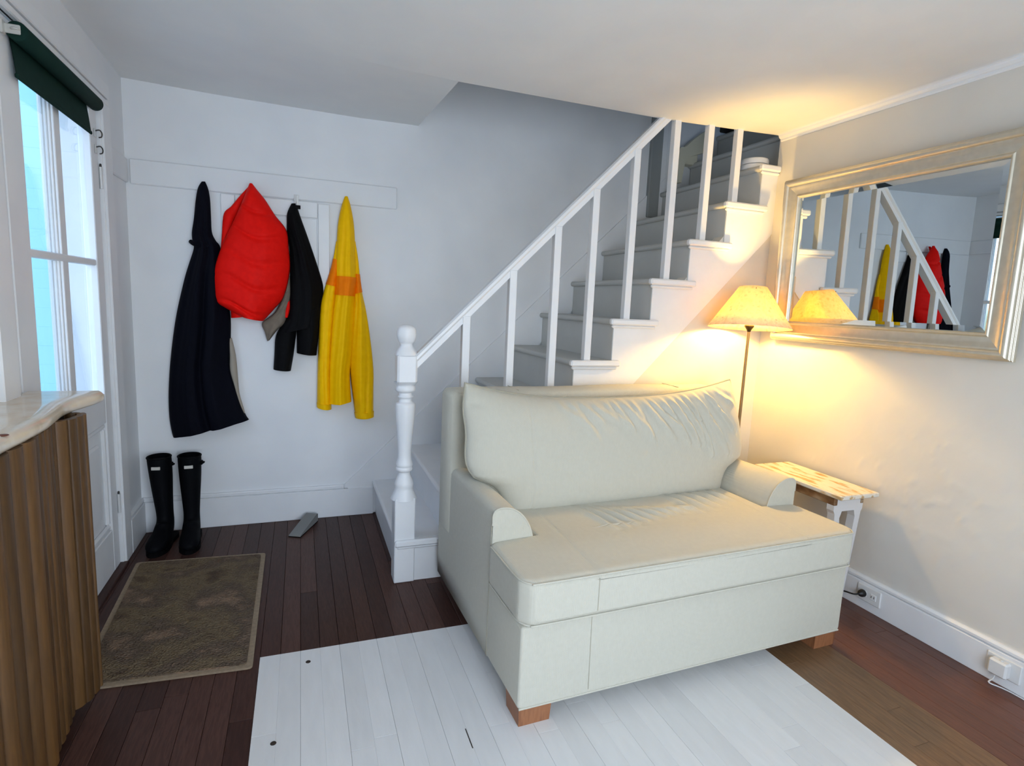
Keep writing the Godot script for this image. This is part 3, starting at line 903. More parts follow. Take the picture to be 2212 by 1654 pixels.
	part("orange_band", cloth(sub.call(YELL, 1.5, 1.35, 0.002), back, func(_s: float) -> float: return 0.046, func(_t: float, _s: float, _x: float, _y: float) -> float: return 0.0, 24, 2), M.orange, y)
	part("orange_band", cloth(sub.call(YELR, 1.43, 1.3, 0.002), back, func(_s: float) -> float: return 0.05, func(_t: float, _s: float, _x: float, _y: float) -> float: return 0.0, 24, 2), M.orange, y)
	for c in [[[0.081, 0.69, 0.161, 0.68], [0.082, 0.662, 0.162, 0.65]], [[0.288, 0.628, 0.4, 0.632], [0.294, 0.594, 0.4, 0.599]]]:
		part("cuff", cloth(c, back, func(_s: float) -> float: return 0.064, func(_t: float, _s: float, _x: float, _y: float) -> float: return 0.0, 26, 3), M.yellow, y)
	hook_at(-0.017, 1.79, "white metal coat hook carrying the black jacket")

# ---------- boots ----------
func make_boot(label: String, at: Vector3, turn: float, lean: float) -> void:
	var b := thing("rubber_boot", label, "boot", at, turn, "pair of black rubber boots")
	var spine := [[0.0, 0.44, -0.012, 0.052, 0.06, 0.0], [0.0, 0.425, -0.012, 0.054, 0.062, 0.0], [0.0, 0.34, -0.008, 0.051, 0.059, 0.0], [0.0, 0.24, 0.0, 0.044, 0.052, 0.0], [0.0, 0.15, 0.004, 0.038, 0.047, 0.0], [0.0, 0.105, 0.012, 0.038, 0.055, 0.25], [0.0, 0.075, 0.04, 0.041, 0.062, 0.75], [0.0, 0.054, 0.09, 0.043, 0.045, 1.25], [0.0, 0.045, 0.14, 0.046, 0.036, 1.45], [0.0, 0.038, 0.185, 0.042, 0.029, 1.5], [0.0, 0.032, 0.212, 0.026, 0.02, 1.55], [0.0, 0.03, 0.222, 0.008, 0.006, 1.57]]
	var pts := []
	for q in spine:
		pts.append([Vector3(q[0] + lean * q[1], q[1], q[2]), Vector3(q[3], q[4], q[5])])
	var a := []
	var c := []
	for q in pts:
		a.append(q[0])
		c.append(q[1])
	a = smooth(a, 4)
	c = smooth(c, 4)
	var rings := []
	for j in a.size():
		var ring := PackedVector3Array()
		for i in 28:
			var t := TAU * i / 28.0
			var e: Vector3 = c[j]
			var up := Vector3(0, sin(e.z), cos(e.z))
			ring.append(a[j] + Vector3(cos(t) * e.x, 0, 0) + up * sin(t) * e.y)
		for i in 28:
			ring[i].y = maxf(ring[i].y, 0.018)
		rings.append(ring)
	var inner := []
	for j in 5:
		var ring := PackedVector3Array()
		for q in rings[j]:
			var m: Vector3 = a[j]
			ring.append(m + (q - m) * 0.94)
		inner.push_front(ring)
	var st := begin()
	add_loft(st, inner + rings, true)
	part("shaft", done(st), M.rubber, b)
	var sole := PackedVector2Array()
	for q in smooth([Vector2(0, -0.062), Vector2(0.036, -0.045), Vector2(0.04, 0.0), Vector2(0.037, 0.05), Vector2(0.047, 0.12), Vector2(0.044, 0.18), Vector2(0.02, 0.222), Vector2(0, 0.228), Vector2(-0.02, 0.222), Vector2(-0.044, 0.18), Vector2(-0.047, 0.12), Vector2(-0.037, 0.05), Vector2(-0.04, 0.0), Vector2(-0.036, -0.045)], 3):
		sole.append(q)
	var s := begin()
	add_prism(s, sole, xz(0.0), Vector3(0, 0.022, 0))
	part("sole", done(s), M.sole, b)
	var rim := []
	for i in 24:
		var t := TAU * i / 24.0
		rim.append(Vector3(lean * 0.44 + cos(t) * 0.053, 0.44, -0.012 + sin(t) * 0.061))
	part("top_rim", tube(rim, 0.004, 7, true), M.sole, b)
	part("badge", box(Vector3(lean * 0.395 - 0.02, 0.387, 0.046), Vector3(lean * 0.395 + 0.02, 0.403, 0.0525), 0.0015), M.badge, b)
	var st2 := begin()
	add_box(st2, Vector3(lean * 0.4 + 0.05, 0.392, -0.02), Vector3(lean * 0.4 + 0.061, 0.412, 0.012), 0.003)
	add_tube(st2, [Vector3(lean * 0.4 + 0.052, 0.402, 0.012), Vector3(lean * 0.4 + 0.064, 0.402, 0.004), Vector3(lean * 0.4 + 0.066, 0.402, -0.008), Vector3(lean * 0.4 + 0.052, 0.402, -0.02)], 0.005, 7)
	part("buckle_strap", done(st2), M.rubber, b)

func boots() -> void:
	make_boot("black rubber boot standing nearer the door, tilted slightly towards it", Vector3(-0.655, 0, -3.25), -0.12, -0.075)
	make_boot("black rubber boot standing upright on the side away from the door", Vector3(-0.543, 0, -3.25), 0.06, -0.01)

# ---------- things on the floor ----------
func floor_things() -> void:
	var m := thing("doormat", "worn brown coir doormat with a paler border by the door", "doormat", Vector3(-0.44, 0, -2.48))
	var c := [Vector2(-0.737, -2.977), Vector2(-0.174, -2.938), Vector2(-0.167, -1.997), Vector2(-0.7, -2.03)]
	var mid := Vector2(-0.44, -2.48)
	var outer := PackedVector2Array()
	var inner := PackedVector2Array()
	for k in 4:
		for e in 4:
			var q: Vector2 = c[k] - mid
			var prv: Vector2 = c[(k + 3) % 4] - mid
			var nxt: Vector2 = c[(k + 1) % 4] - mid
			var t := e / 3.0
			var p := (q + (prv - q).normalized() * 0.018) * (1 - t) * (1 - t) + q * 2 * t * (1 - t) + (q + (nxt - q).normalized() * 0.018) * t * t
			outer.append(p)
			inner.append(p - Vector2(signf(p.x), signf(p.y)) * 0.02)
	part("border", prism(outer, xz(0.001), Vector3(0, 0.007, 0)), M.coir_edge, m)
	var st := begin()
	add_prism(st, inner, xz(0.004), Vector3(0, 0.008, 0))
	part("pile", done(st), M.coir, m)
	var w := thing("door_wedge", "small grey wedge lying on the dark boards below the yellow coat", "wedge", Vector3(0.01, 0, -3.23), -0.42)
	var prof := PackedVector2Array([Vector2(-0.125, 0.001), Vector2(0.11, 0.001), Vector2(0.11, 0.045), Vector2(0.1, 0.05), Vector2(-0.12, 0.01)])
	part("body", prism(prof, func(q: Vector2) -> Vector3: return Vector3(-0.032, q.y, -q.x), Vector3(0.064, 0, 0)), M.grey, w)
	part("base", box(Vector3(-0.034, 0.0, -0.112), Vector3(0.034, 0.004, 0.128), 0.0015), M.sole, w)

# ---------- marble topped sideboard ----------
func sideboard() -> void:
	var s := thing("sideboard", "reeded brown wooden sideboard with curved front and cream marble top by the door", "sideboard", Vector3(-0.72, 0, -1.55))
	var o := -s.position
	var front := smooth([Vector2(-0.597, -2.149), Vector2(-0.602, -2.090), Vector2(-0.618, -2.014), Vector2(-0.627, -1.928), Vector2(-0.616, -1.824), Vector2(-0.606, -1.738), Vector2(-0.604, -1.615), Vector2(-0.606, -1.520), Vector2(-0.600, -1.425), Vector2(-0.606, -1.330), Vector2(-0.604, -1.206), Vector2(-0.616, -1.121), Vector2(-0.627, -1.016), Vector2(-0.618, -0.931), Vector2(-0.602, -0.855), Vector2(-0.597, -0.798)], 4)
	# the top: rounded front edge swept along the curve
	var st := begin()
	var edge := []
	for i in 7:
		var t := PI * i / 6.0
		edge.append(Vector2(-0.014 + 0.014 * sin(t), 0.942 - 0.018 * cos(t)))
	add_grid(st, front.size() - 1, 8, func(u: float, v: float) -> Vector3:
		var p: Vector2 = front[roundi(u * (front.size() - 1))]
		var k := roundi(v * 8)
		if k == 8:
			return Vector3(-0.795, 0.962, p.y)
		if k == 7:
			return Vector3(p.x - 0.05, 0.962, p.y)
		var e: Vector2 = edge[k]
		return Vector3(p.x + e.x, e.y + (0.002 if k == 6 else 0.0), p.y))
	var poly := PackedVector2Array([Vector2(-0.795, -2.149)])
	for p in front:
		poly.append(Vector2(p.x - 0.014, p.y))
	poly.append(Vector2(-0.795, -0.798))
	add_prism(st, poly, xz(0.924), Vector3(0, 0.036, 0))
	part("marble_top", done(st), M.marble, s, o)
	for q in [Vector3(-0.625, 0.9605, -1.47), Vector3(-0.62, 0.9605, -1.535)]:
		part("rust_stain", lathe([Vector2(0.012, 0.0), Vector2(0.01, 0.0016), Vector2(0.001, 0.0018)], 12), M.rust, s, o + q)
	# carcass and reeds
	var inner := PackedVector2Array([Vector2(-0.795, -1.948)])
	var line := []
	for p in front:
		if p.y >= -1.985 and p.y <= -0.96:
			line.append(Vector2(p.x - 0.02, p.y))
	line[0] = Vector2(-0.635, -1.971)
	for p in line:
		inner.append(p - Vector2(0.012, 0))
	inner.append(Vector2(-0.795, -0.998))
	part("carcass", prism(inner, xz(0.065), Vector3(0, 0.858, 0)), M.reed_dark, s, o)
	part("plinth", box(Vector3(-0.795, 0, -1.9), Vector3(-0.66, 0.07, -1.04), 0.003), M.reed_dark, s, o)
	# rounded end of the front, then one reed after another along the curve
	var path := smooth([Vector2(-0.79, -1.978), Vector2(-0.684, -1.981), Vector2(-0.62, -1.979), Vector2(-0.6, -1.966), Vector2(-0.597, -1.94), Vector2(-0.607, -1.881)], 6)
	for p in line:
		if p.y > -1.872:
			path.append(p + Vector2(0.006, 0))
	var length := 0.0
	for i in path.size() - 1:
		length += path[i].distance_to(path[i + 1])
	var at := 0.0
	var k := -1
	while true:
		k += 1
		var near: bool = along(path, at + 0.03).y > -1.66
		var pitch := 0.066 if near else 0.036
		var proud := 0.017 if near else 0.006
		if at + pitch > length:
			break
		var pa := along(path, at + 0.001)
		var pb := along(path, at + pitch - 0.001)
		var pm := along(path, at + pitch / 2.0)
		at += pitch
		var d := (pb - pa).normalized()
		var out := Vector2(d.y, -d.x)
		if out.x < 0 and absf(d.y) > 0.3:
			out = -out
		if absf(d.y) <= 0.3:
			out = Vector2(0, -1)
		var ringp := PackedVector2Array()
		for i in 9:
			var t := PI * i / 8.0
			ringp.append(pm - d * cos(t) * pitch * 0.47 + out * (sin(t) * proud))
		ringp.append(pb - out * 0.012)
		ringp.append(pa - out * 0.012)
		var rs := begin()
		var lo := PackedVector3Array()
		var hi := PackedVector3Array()
		for q in ringp:
			lo.append(Vector3(q.x, 0.06, q.y))
			hi.append(Vector3(q.x, 0.9235, q.y))
		add_loft(rs, [lo, hi], true)
		part("reed", done(rs), M.reed[(k * 7) % 3], s, o)

func along(path: Array, d: float) -> Vector2:
	for i in path.size() - 1:
		var l: float = path[i].distance_to(path[i + 1])
		if d <= l and l > 0.0:
			return path[i].lerp(path[i + 1], d / l)
		d -= l
	return path[path.size() - 1]

# ---------- sofa ----------
func wrinkle(p: Vector2, a: Vector2, b: Vector2, w: float, h: float) -> float:
	var ab := b - a
	var t := clampf((p - a).dot(ab) / ab.length_squared(), 0, 1)
	var d := p - (a + ab * t)
	var side := signf(ab.cross(p - a))
	var x := d.length() / w * side
	return h * (exp(-x * x) - 0.55 * exp(-pow(x - 1.5, 2))) * (0.25 + 0.75 * sin(PI * clampf(t, 0.05, 0.95)))

func rounded_ring(u0: float, u1: float, y0: float, y1: float, r: float, v: float, nt: int, top: Callable) -> PackedVector3Array:
	var out := PackedVector3Array()
	for i in nt + 1:
		var u := lerpf(u0 + r, u1 - r, i / float(nt))
		out.append(Vector3(u, y1 + top.call(u, v), -v))
	for i in range(1, 6):
		var t := PI / 2 * i / 5.0
		out.append(Vector3(u1 - r + r * sin(t), y1 - r + r * cos(t) + top.call(u1 - r, v) * (1 - i / 5.0), -v))
	for i in range(0, 6):
		var t := PI / 2 * i / 5.0
		out.append(Vector3(u1 - r + r * cos(t), y0 + r - r * sin(t), -v))
	for i in range(0, 6):
		var t := PI / 2 * i / 5.0
		out.append(Vector3(u0 + r - r * sin(t), y0 + r - r * cos(t), -v))
	for i in range(0, 5):
		var t := PI / 2 * i / 5.0
		out.append(Vector3(u0 + r - r * cos(t), y1 - r + r * sin(t) + top.call(u0 + r, v) * (i / 5.0), -v))
	return out

func sofa() -> void:
	var s := thing("armchair_sofa", "wide cream upholstered snuggler sofa on wooden block feet, beside the staircase", "sofa", Vector3(0.612, 0, -1.459), deg_to_rad(2.0))
	var flat := func(_u: float, _v: float) -> float: return 0.0
	# base
	var st := begin()
	var rings := []
	for q in [[0.0, 0.006], [0.002, 0.002], [0.008, 0.0]]:
		rings.append(rounded_ring(q[1], 1.39 - q[1], 0.065 + q[1], 0.338 - q[1], 0.012, q[0], 4, flat))
	rings.append(rounded_ring(0, 1.39, 0.065, 0.338, 0.012, 0.286, 4, flat))
	add_loft(st, rings, true, true)
	add_box(st, Vector3(0.02, 0.065, -0.93), Vector3(1.37, 0.335, -0.28), 0.01)
	var base := part("base", done(st), M.fabric, s)
	for u in [0.245]:
		part("seam", tube([Vector3(u + 0.001, 0.08, 0.0002), Vector3(u - 0.003, 0.335, 0.0002)], 0.0013, 6), M.seam, base)
	part("hem", tube([Vector3(0.004, 0.0665, -0.001), Vector3(1.386, 0.0665, -0.001)], 0.0035, 8), M.fabric, base)
	# arms
	for k in 2:
		var fl := k == 1
		var prof := [Vector2(0.0, 0.068), Vector2(0.0, 0.3), Vector2(0.001, 0.55), Vector2(0.003, 0.585), Vector2(0.01, 0.6), Vector2(0.025, 0.607), Vector2(0.05, 0.607), Vector2(0.075, 0.6), Vector2(0.1, 0.584), Vector2(0.122, 0.56), Vector2(0.139, 0.53), Vector2(0.15, 0.495), Vector2(0.156, 0.455), Vector2(0.157, 0.4), Vector2(0.157, 0.3)]
		prof = smooth(prof, 2)
		var ar := begin()
		var rr := []
		for q in [[0.274, 0.006], [0.276, 0.002], [0.282, 0.0], [0.5, 0.0], [0.72, 0.0], [0.95, 0.0]]:
			var ring := PackedVector3Array()
			for p in prof:
				var pp: Vector2 = p
				pp = pp + (Vector2(0.07, 0.45) - pp) * q[1] * 4.0
				var sag: float = -0.006 * smoothstep(0.5, 0.95, q[0]) if pp.y > 0.5 else 0.0
				ring.append(Vector3(1.39 - pp.x if fl else pp.x, pp.y + sag, -q[0]))
			rr.append(ring)
		add_loft(ar, rr, true, not fl)
		var arm := part("arm", done(ar), M.fabric, s)
		var pip := []
		for p in prof:
			if p.y >= 0.44:
				pip.append(Vector3(1.39 - p.x if fl else p.x, p.y, -0.276))
		part("piping", tube(pip, 0.0036, 7), M.fabric, arm)
		part("side_seam", tube([Vector3(1.391 if fl else -0.001, 0.07, -0.286), Vector3(1.391 if fl else -0.001, 0.59, -0.28)], 0.0014, 6), M.seam, arm)
	# back
	var bk := begin()
	var br := []
	for q in [[0.772, 0.03], [0.776, 0.012], [0.79, 0.0], [0.86, -0.004], [0.925, 0.0], [0.945, 0.012], [0.95, 0.03]]:
		br.append(rounded_ring(-0.006 + q[1], 1.388 - q[1], 0.3, 0.922 - q[1], 0.03, q[0], 30, func(u: float, _v: float) -> float: return 0.002 * sin(u * 9.0)))
	add_loft(bk, br, true, true)
	var back := part("back", done(bk), M.fabric, s)
	for u in [0.3, 1.15]:
		part("seam", tube([Vector3(u, 0.924, -0.8), Vector3(u, 0.925, -0.93)], 0.0014, 6), M.seam, back)
	# T shaped seat cushion
	var lines := []
	for k in 9:
		lines.append([Vector2(0.43 + 0.047 * k, 0.47 - 0.012 * k), Vector2(0.47 + 0.052 * k, 0.25 + 0.01 * k)])
	for k in 5:
		lines.append([Vector2(0.86 + 0.06 * k, 0.5), Vector2(0.9 + 0.06 * k, 0.3 + 0.02 * k)])
	var top := func(u: float, v: float) -> float:
		var x := clampf(u / 1.39, 0, 1)
		var h := 0.016 * pow(sin(PI * x), 0.6) * smoothstep(-0.03, 0.2, v) - 0.006 * exp(-pow((u - 0.6) / 0.25, 2) - pow((v - 0.35) / 0.15, 2))
		for l in lines:
			h += wrinkle(Vector2(u, v), l[0], l[1], 0.0165, 0.014)
		for q in [0.245, 1.145]:
			var du: float = u - q - 0.02 * smoothstep(0.0, 0.5, v)
			h -= 0.0028 * exp(-pow(du / 0.004, 2))
		return h
	var cu := begin()
	var cr := []
	var vs := []
	var v0 := 0.8
	while v0 > 0.276:
		vs.append([v0, 0.16, 1.23, 0.0])
		v0 -= 0.008
	vs.append([0.2755, 0.16, 1.23, 0.0])
	vs.append([0.272, -0.004, 1.394, 0.0])
	vs.append([0.268, -0.008, 1.398, 0.0])
	v0 = 0.256
	while v0 > 0.0:
		var rc := 0.045
		var ins := 0.0
		if v0 < 0.03:
			ins = rc - sqrt(maxf(0.0, rc * rc - pow(0.03 - v0, 2)))
		vs.append([v0, -0.01 + ins, 1.4 - ins, 0.0])
		v0 -= 0.008
	for q in [[0.0, 0.013, 0.0], [-0.012, 0.02, 0.003], [-0.021, 0.03, 0.009], [-0.026, 0.04, 0.02]]:
		vs.append([q[0], -0.01 + q[1], 1.4 - q[1], q[2]])
	for q in vs:
		cr.append(rounded_ring(q[1], q[2], 0.343 + q[3], 0.488 - q[3], 0.02, q[0], 260, top))
	add_loft(cu, cr, true)
	var seat := part("seat_cushion", done(cu), M.fabric, s)
	for y in [0.35, 0.482]:
		part("piping", tube(smooth([Vector3(-0.008, y, -0.26), Vector3(-0.009, y, -0.1), Vector3(-0.004, y, -0.02), Vector3(0.02, y, 0.016), Vector3(0.06, y, 0.0235), Vector3(0.4, y, 0.0245), Vector3(0.7, y, 0.0245), Vector3(1.0, y, 0.0245), Vector3(1.33, y, 0.0235), Vector3(1.37, y, 0.016), Vector3(1.394, y, -0.02), Vector3(1.399, y, -0.1), Vector3(1.398, y, -0.26)], 6), 0.003, 7), M.fabric, seat)
	for u in [0.245]:
		part("seam", tube([Vector3(u, 0.365, 0.0262), Vector3(u, 0.472, 0.0262)], 0.0013, 6), M.seam, seat)
	# loose back pillow
	var pl := []
	var prg := RandomNumberGenerator.new()
	prg.seed = 5
	var wa := -0.42
	while wa < 0.8:
		var deep := clampf((wa + 0.25) * 1.1, 0.15, 1.0) * prg.randf_range(0.5, 1.2)
		var low := lerpf(0.55, -0.35, clampf(deep, 0, 1)) + prg.randf_range(-0.15, 0.25) + maxf(0.0, wa - 0.5) * 1.2
		var lean := prg.randf_range(0.02, 0.06)
		pl.append([Vector2(wa, 0.96), Vector2(wa + lean, lerpf(0.96, low, 0.4)), Vector2(wa + lean * 1.3 + prg.randf_range(0.03, 0.1), low), prg.randf_range(0.009, 0.014), 0.006 + 0.018 * deep])
		wa += prg.randf_range(0.05, 0.105)
	var edge := func(a: float, b: float) -> Vector3:
		var y0 := 0.47
		var y1 := 0.9 + 0.075 * pow(absf(a), 2.6)
		var y := lerpf(y0, y1, (b + 1.0) / 2.0)
		var hug := ramp(y, [Vector2(0.47, 0.163), Vector2(0.53, 0.146), Vector2(0.56, 0.13), Vector2(0.584, 0.107), Vector2(0.602, 0.07), Vector2(0.625, 0.03), Vector2(0.66, 0.018)])
		var wide := smoothstep(0.58, 0.7, y)
		var mid := 1.0 - pow(absf(b), 2.0)
		var l := hug - 0.008 * mid * wide + 0.004 * sin(y * 34.0) * wide
		var r := 1.39 - hug + 0.012 * mid * wide
		return Vector3(lerpf(l, r, (a + 1.0) / 2.0), y, -lerpf(0.545, 0.7, (b + 1.0) / 2.0))
	var puff := func(a: float, b: float) -> float:
		return pow(maxf(0.0, (1.0 - pow(absf(a), 5.0)) * (1.0 - pow(absf(b), 3.2))), 0.5)
	var pw := begin()
	add_grid(pw, 400, 80, func(uu: float, vv: float) -> Vector3:
		var a := uu * 2 - 1
		var b := vv * 2 - 1
		var p: Vector3 = edge.call(a, b)
		var t: float = puff.call(a, b)
		var h := 0.0
		for l in pl:
			var q := Vector2(a * 1.15, b)
			q.x = a
			var sc := Vector2(0.68, 0.24)
			for g in 2:
				h += wrinkle(q * sc, l[g] * sc, l[g + 1] * sc, l[3], l[4])
		h *= smoothstep(0.0, 0.25, t)
		h -= 0.003 * exp(-pow((p.x - 0.262 - 0.012 * b) / 0.004, 2))
		h -= 0.01 * exp(-pow((a + 0.95) / 0.04, 2)) * exp(-pow((b - 0.72) / 0.05, 2))
		return p + Vector3(0, 0.012 * t, 0.1 * t + h), true)
	add_grid(pw, 60, 24, func(uu: float, vv: float) -> Vector3:
		var a := uu * 2 - 1
		var b := vv * 2 - 1
		var p: Vector3 = edge.call(a, b)
		return p + Vector3(0, 0, -0.07 * puff.call(a, b)))
	var pill := part("back_cushion", done(pw), M.fabric, s)
	var rim := []
	for i in 60:
		rim.append(edge.call(i / 30.0 - 1.0, 1.0))
	for i in 20:
		rim.append(edge.call(1.0, 1.0 - i / 10.0))
	for i in 60:
		rim.append(edge.call(1.0 - i / 30.0, -1.0))
	for i in 20:
		rim.append(edge.call(-1.0, -1.0 + i / 10.0))
	part("piping", tube(rim, 0.0042, 8, true), M.seam, pill)
	# feet
	for q in [[0.0, -0.12], [1.265, -0.12], [0.1, -0.86], [1.165, -0.86]]:
		var ft := begin()
		var lo := PackedVector3Array()
		var hi := PackedVector3Array()
		for c in [Vector2(0.006, 0.006), Vector2(0.119, 0.006), Vector2(0.119, 0.114), Vector2(0.006, 0.114)]:
			hi.append(Vector3(q[0] + c.x, 0.068, q[1] + c.y))
			lo.append(Vector3(q[0] + 0.0625 + (c.x - 0.0625) * 0.93, 0, q[1] + 0.06 + (c.y - 0.06) * 0.93))
		add_loft(ft, [lo, hi], true, false, -1)
		part("foot", done(ft), M.oak, s)
	part("support_leg", lathe([Vector2(0.008, 0.0), Vector2(0.01, 0.004), Vector2(0.006, 0.012), Vector2(0.006, 0.07)], 12), M.hook, s, Vector3(1.13, 0, -0.1))

# ---------- floor lamp ----------
func lamp() -> void:
	var l := thing("floor_lamp", "slim brass floor lamp with a lit cone shade in the corner behind the sofa", "lamp", Vector3(2.115, 0, -2.28))
	part("base", lathe(smooth([Vector2(0.12, 0.0), Vector2(0.122, 0.006), Vector2(0.11, 0.016), Vector2(0.03, 0.024), Vector2(0.012, 0.04), Vector2(0.008, 0.06)], 4), 40), M.brass, l)
	part("pole", tube([Vector3(0, 0.05, 0), Vector3(-0.003, 0.7, 0.0), Vector3(0, 1.215, 0)], 0.0075, 12), M.brass, l)
	part("socket", lathe([Vector2(0.008, 1.205), Vector2(0.012, 1.215), Vector2(0.024, 1.232), Vector2(0.022, 1.24), Vector2(0.016, 1.244), Vector2(0.016, 1.262), Vector2(0.001, 1.264)], 20), M.dark_metal, l)
	var st := begin()
	for k in 3:
		var t := TAU * k / 3.0
		add_tube(st, [Vector3(0.014 * cos(t), 1.286, 0.014 * sin(t)), Vector3(0.066 * cos(t), 1.424, 0.066 * sin(t))], 0.0018, 6)
	part("shade_carrier", done(st), M.brass, l)
	var sh := begin()
	var rings := []
	for q in [Vector2(0.198, 1.224), Vector2(0.198, 1.226), Vector2(0.066, 1.428), Vector2(0.0645, 1.428), Vector2(0.1965, 1.224), Vector2(0.198, 1.224)]:
		var ring := PackedVector3Array()
		for i in 56:
			var t := TAU * i / 56.0
			ring.append(Vector3(q.x * cos(t), q.y, q.x * sin(t)))
		rings.append(ring)
	add_loft(sh, rings, false)
	var shade := part("lamp_shade", done(sh), M.shade, l)
	var tip := Basis(Vector3(-0.735, 0, -0.68).normalized(), deg_to_rad(5.5))
	var pivot := Vector3(0, 1.29, 0)
	shade.transform = Transform3D(tip, pivot - tip * pivot)
	part("bulb", lathe(smooth([Vector2(0.012, 1.262), Vector2(0.014, 1.272), Vector2(0.028, 1.297), Vector2(0.03, 1.314), Vector2(0.022, 1.336), Vector2(0.001, 1.344)], 4), 24), M.bulb, l)
	var o := OmniLight3D.new()
	o.name = "lamp_light"
	o.light_color = Color(1.0, 0.81, 0.44)
	o.light_energy = LAMP_ENERGY
	o.light_size = 0.028
	o.omni_range = 12.0
	o.omni_attenuation = 2.0
	o.shadow_enabled = true
	o.position = Vector3(0, 1.314, 0)
	l.add_child(o)

# ---------- bench stool ----------
func stool() -> void:
	var s := thing("bench_stool", "small white bench stool with a worn paint top between sofa and wall", "stool", Vector3(2.245, 0, -1.92))
	part("seat", box(Vector3(-0.112, 0.53, -0.25), Vector3(0.112, 0.55, 0.25), 0.004), M.worn, s)
	for q in [-1, 1]:
		part("side_rail", box(Vector3(q * 0.078 - 0.01, 0.488, -0.2), Vector3(q * 0.078 + 0.01, 0.53, 0.2), 0.003), M.stool_brown, s)
		# cut-out end panel with two splayed legs
		var outline := PackedVector2Array([Vector2(-0.086, 0.53), Vector2(-0.086, 0.465), Vector2(-0.078, 0.45), Vector2(-0.03, 0.0), Vector2(-0.004, 0.0), Vector2(-0.046, 0.43), Vector2(-0.036, 0.46), Vector2(0.036, 0.46), Vector2(0.046, 0.43), Vector2(0.004, 0.0), Vector2(0.03, 0.0), Vector2(0.078, 0.45), Vector2(0.086, 0.465), Vector2(0.086, 0.53)])
		part("end_panel", prism(outline, xy(q * 0.18 - 0.018), Vector3(0, 0, 0.036)), M.stool_white, s)

# ---------- mirror ----------
func mirror() -> void:
	var m := thing("wall_mirror", "large rectangular mirror in a champagne silver frame on the right wall", "mirror", Vector3(2.362, 1.168, -1.808))
	m.rotation = Vector3(0, 0, deg_to_rad(0.75))
	var hz := 0.552
	var hy := 0.807
	var prof := smooth([Vector2(0.0, 0.0), Vector2(0.0, 0.014), Vector2(0.006, 0.018), Vector2(0.003, 0.026), Vector2(0.009, 0.03), Vector2(0.01, 0.037), Vector2(0.018, 0.045), Vector2(0.027, 0.045), Vector2(0.035, 0.04), Vector2(0.038, 0.034), Vector2(0.044, 0.034), Vector2(0.06, 0.028), Vector2(0.08, 0.025), Vector2(0.084, 0.026), Vector2(0.089, 0.029), Vector2(0.094, 0.027), Vector2(0.098, 0.02), Vector2(0.099, 0.012)], 3)
	var side := func(k: int, w: float, c: float, far: bool) -> Vector3:
		# corners run round the frame; w goes inwards, c out of the wall
		var cs := [Vector2(-1, 0), Vector2(1, 0), Vector2(1, 1), Vector2(-1, 1)]
		var q: Vector2 = cs[(k + 1) % 4] if far else cs[k]
		var z: float = q.x * (hz - w)
		var y: float = w if q.y == 0 else hy - w
		return Vector3(-c, y, z)
	for k in 4:
		var st := begin()
		add_grid(st, 1, prof.size() - 1, func(u: float, v: float) -> Vector3:
			var q: Vector2 = prof[roundi(v * (prof.size() - 1))]
			return side.call(k, q.x, q.y, u > 0.5))
		st.set_smooth_group(-1)
		quad(st, side.call(k, 0.0, 0.0, false), side.call(k, 0.099, 0.0, false), side.call(k, 0.099, 0.0, true), side.call(k, 0.0, 0.0, true))
		part("frame_side", done(st), M.frame, m)
	part("backing", box(Vector3(0.0, 0.05, -hz + 0.05), Vector3(0.02, hy - 0.05, hz - 0.05), 0.002), M.reed_dark, m)
	var st2 := begin()
	st2.set_smooth_group(-1)
	var w0 := 0.0985
	var w1 := 0.121
	for k in 4:
		quad(st2, side.call(k, w0, 0.0135, false), side.call(k, w1, 0.0155, false), side.call(k, w1, 0.0155, true), side.call(k, w0, 0.0135, true))
	quad(st2, side.call(0, w1, 0.0155, false), side.call(1, w1, 0.0155, false), side.call(2, w1, 0.0155, false), side.call(3, w1, 0.0155, false))
	part("mirror_glass", done(st2), M.mirror, m)

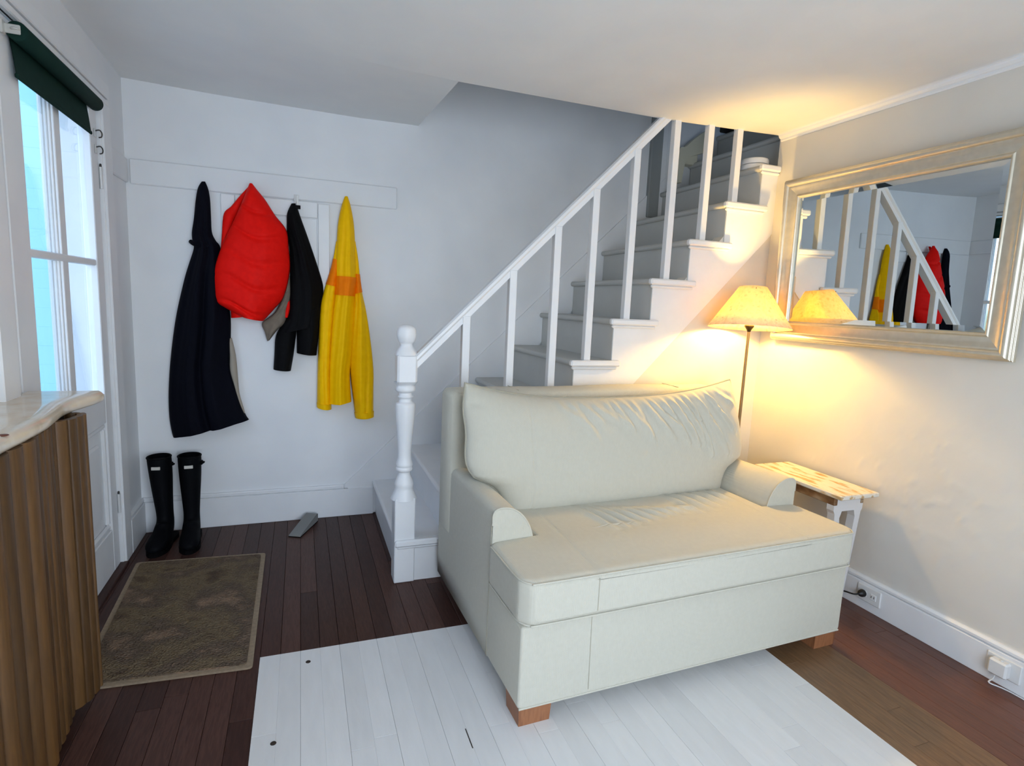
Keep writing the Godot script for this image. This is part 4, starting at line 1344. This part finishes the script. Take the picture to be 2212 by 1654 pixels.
# ---------- outlets ----------
func outlets() -> void:
	var x := RIGHT - 0.018
	var o := thing("wall_outlet", "white double outlet plate on the right baseboard with a black plug in it", "outlet", Vector3(x, 0.076, -1.665))
	part("plate", box(Vector3(-0.006, -0.036, -0.056), Vector3(0.002, 0.036, 0.056), 0.003), M.plastic, o)
	for k in 2:
		var f := part("receptacle", box(Vector3(-0.0085, -0.014, -0.035 + k * 0.045), Vector3(-0.004, 0.014, -0.008 + k * 0.045), 0.002), M.plastic, o)
		for j in 2:
			part("slot", box(Vector3(-0.0092, -0.004 - 0.0, -0.03 + k * 0.045 + j * 0.012), Vector3(-0.0084, 0.006, -0.0275 + k * 0.045 + j * 0.012), 0), M.slot, f)
	var p := thing("black_plug", "black plug and cord pushed into the outlet beside the sofa", "plug", Vector3(x - 0.009, 0.076, -1.687))
	part("plug_body", lathe(smooth([Vector2(0.016, 0.0), Vector2(0.017, 0.004), Vector2(0.015, 0.016), Vector2(0.008, 0.026), Vector2(0.004, 0.03)], 3), 18), M.cord, p).rotation.z = PI / 2
	part("cord", tube(smooth([Vector3(-0.028, 0, 0), Vector3(-0.05, -0.002, -0.01), Vector3(-0.06, -0.01, -0.06), Vector3(-0.05, -0.05, -0.14), Vector3(-0.09, -0.07, -0.25), Vector3(-0.16, -0.071, -0.42), Vector3(-0.2, -0.071, -0.55)], 5), 0.0036, 8), M.cord, p)
	var d := thing("plug_adapter", "white plug in adapter on the right baseboard near the picture edge", "adapter", Vector3(x, 0.073, -1.145))
	part("body", box(Vector3(-0.034, -0.03, -0.03), Vector3(-0.002, 0.028, 0.03), 0.006), M.plastic, d)
	part("plate", box(Vector3(-0.006, -0.036, -0.05), Vector3(0.002, 0.036, 0.06), 0.003), M.plastic, d)
	part("button", lathe([Vector2(0.006, 0.0), Vector2(0.006, 0.003), Vector2(0.001, 0.0035)], 12), M.hook, d, Vector3(-0.018, 0.028, 0.004))
	part("cord", tube(smooth([Vector3(-0.02, -0.028, -0.006), Vector3(-0.024, -0.05, -0.01), Vector3(-0.03, -0.068, -0.015), Vector3(-0.01, -0.0702, 0.04), Vector3(-0.012, -0.0702, 0.2)], 4), 0.0028, 7), M.plastic, d)
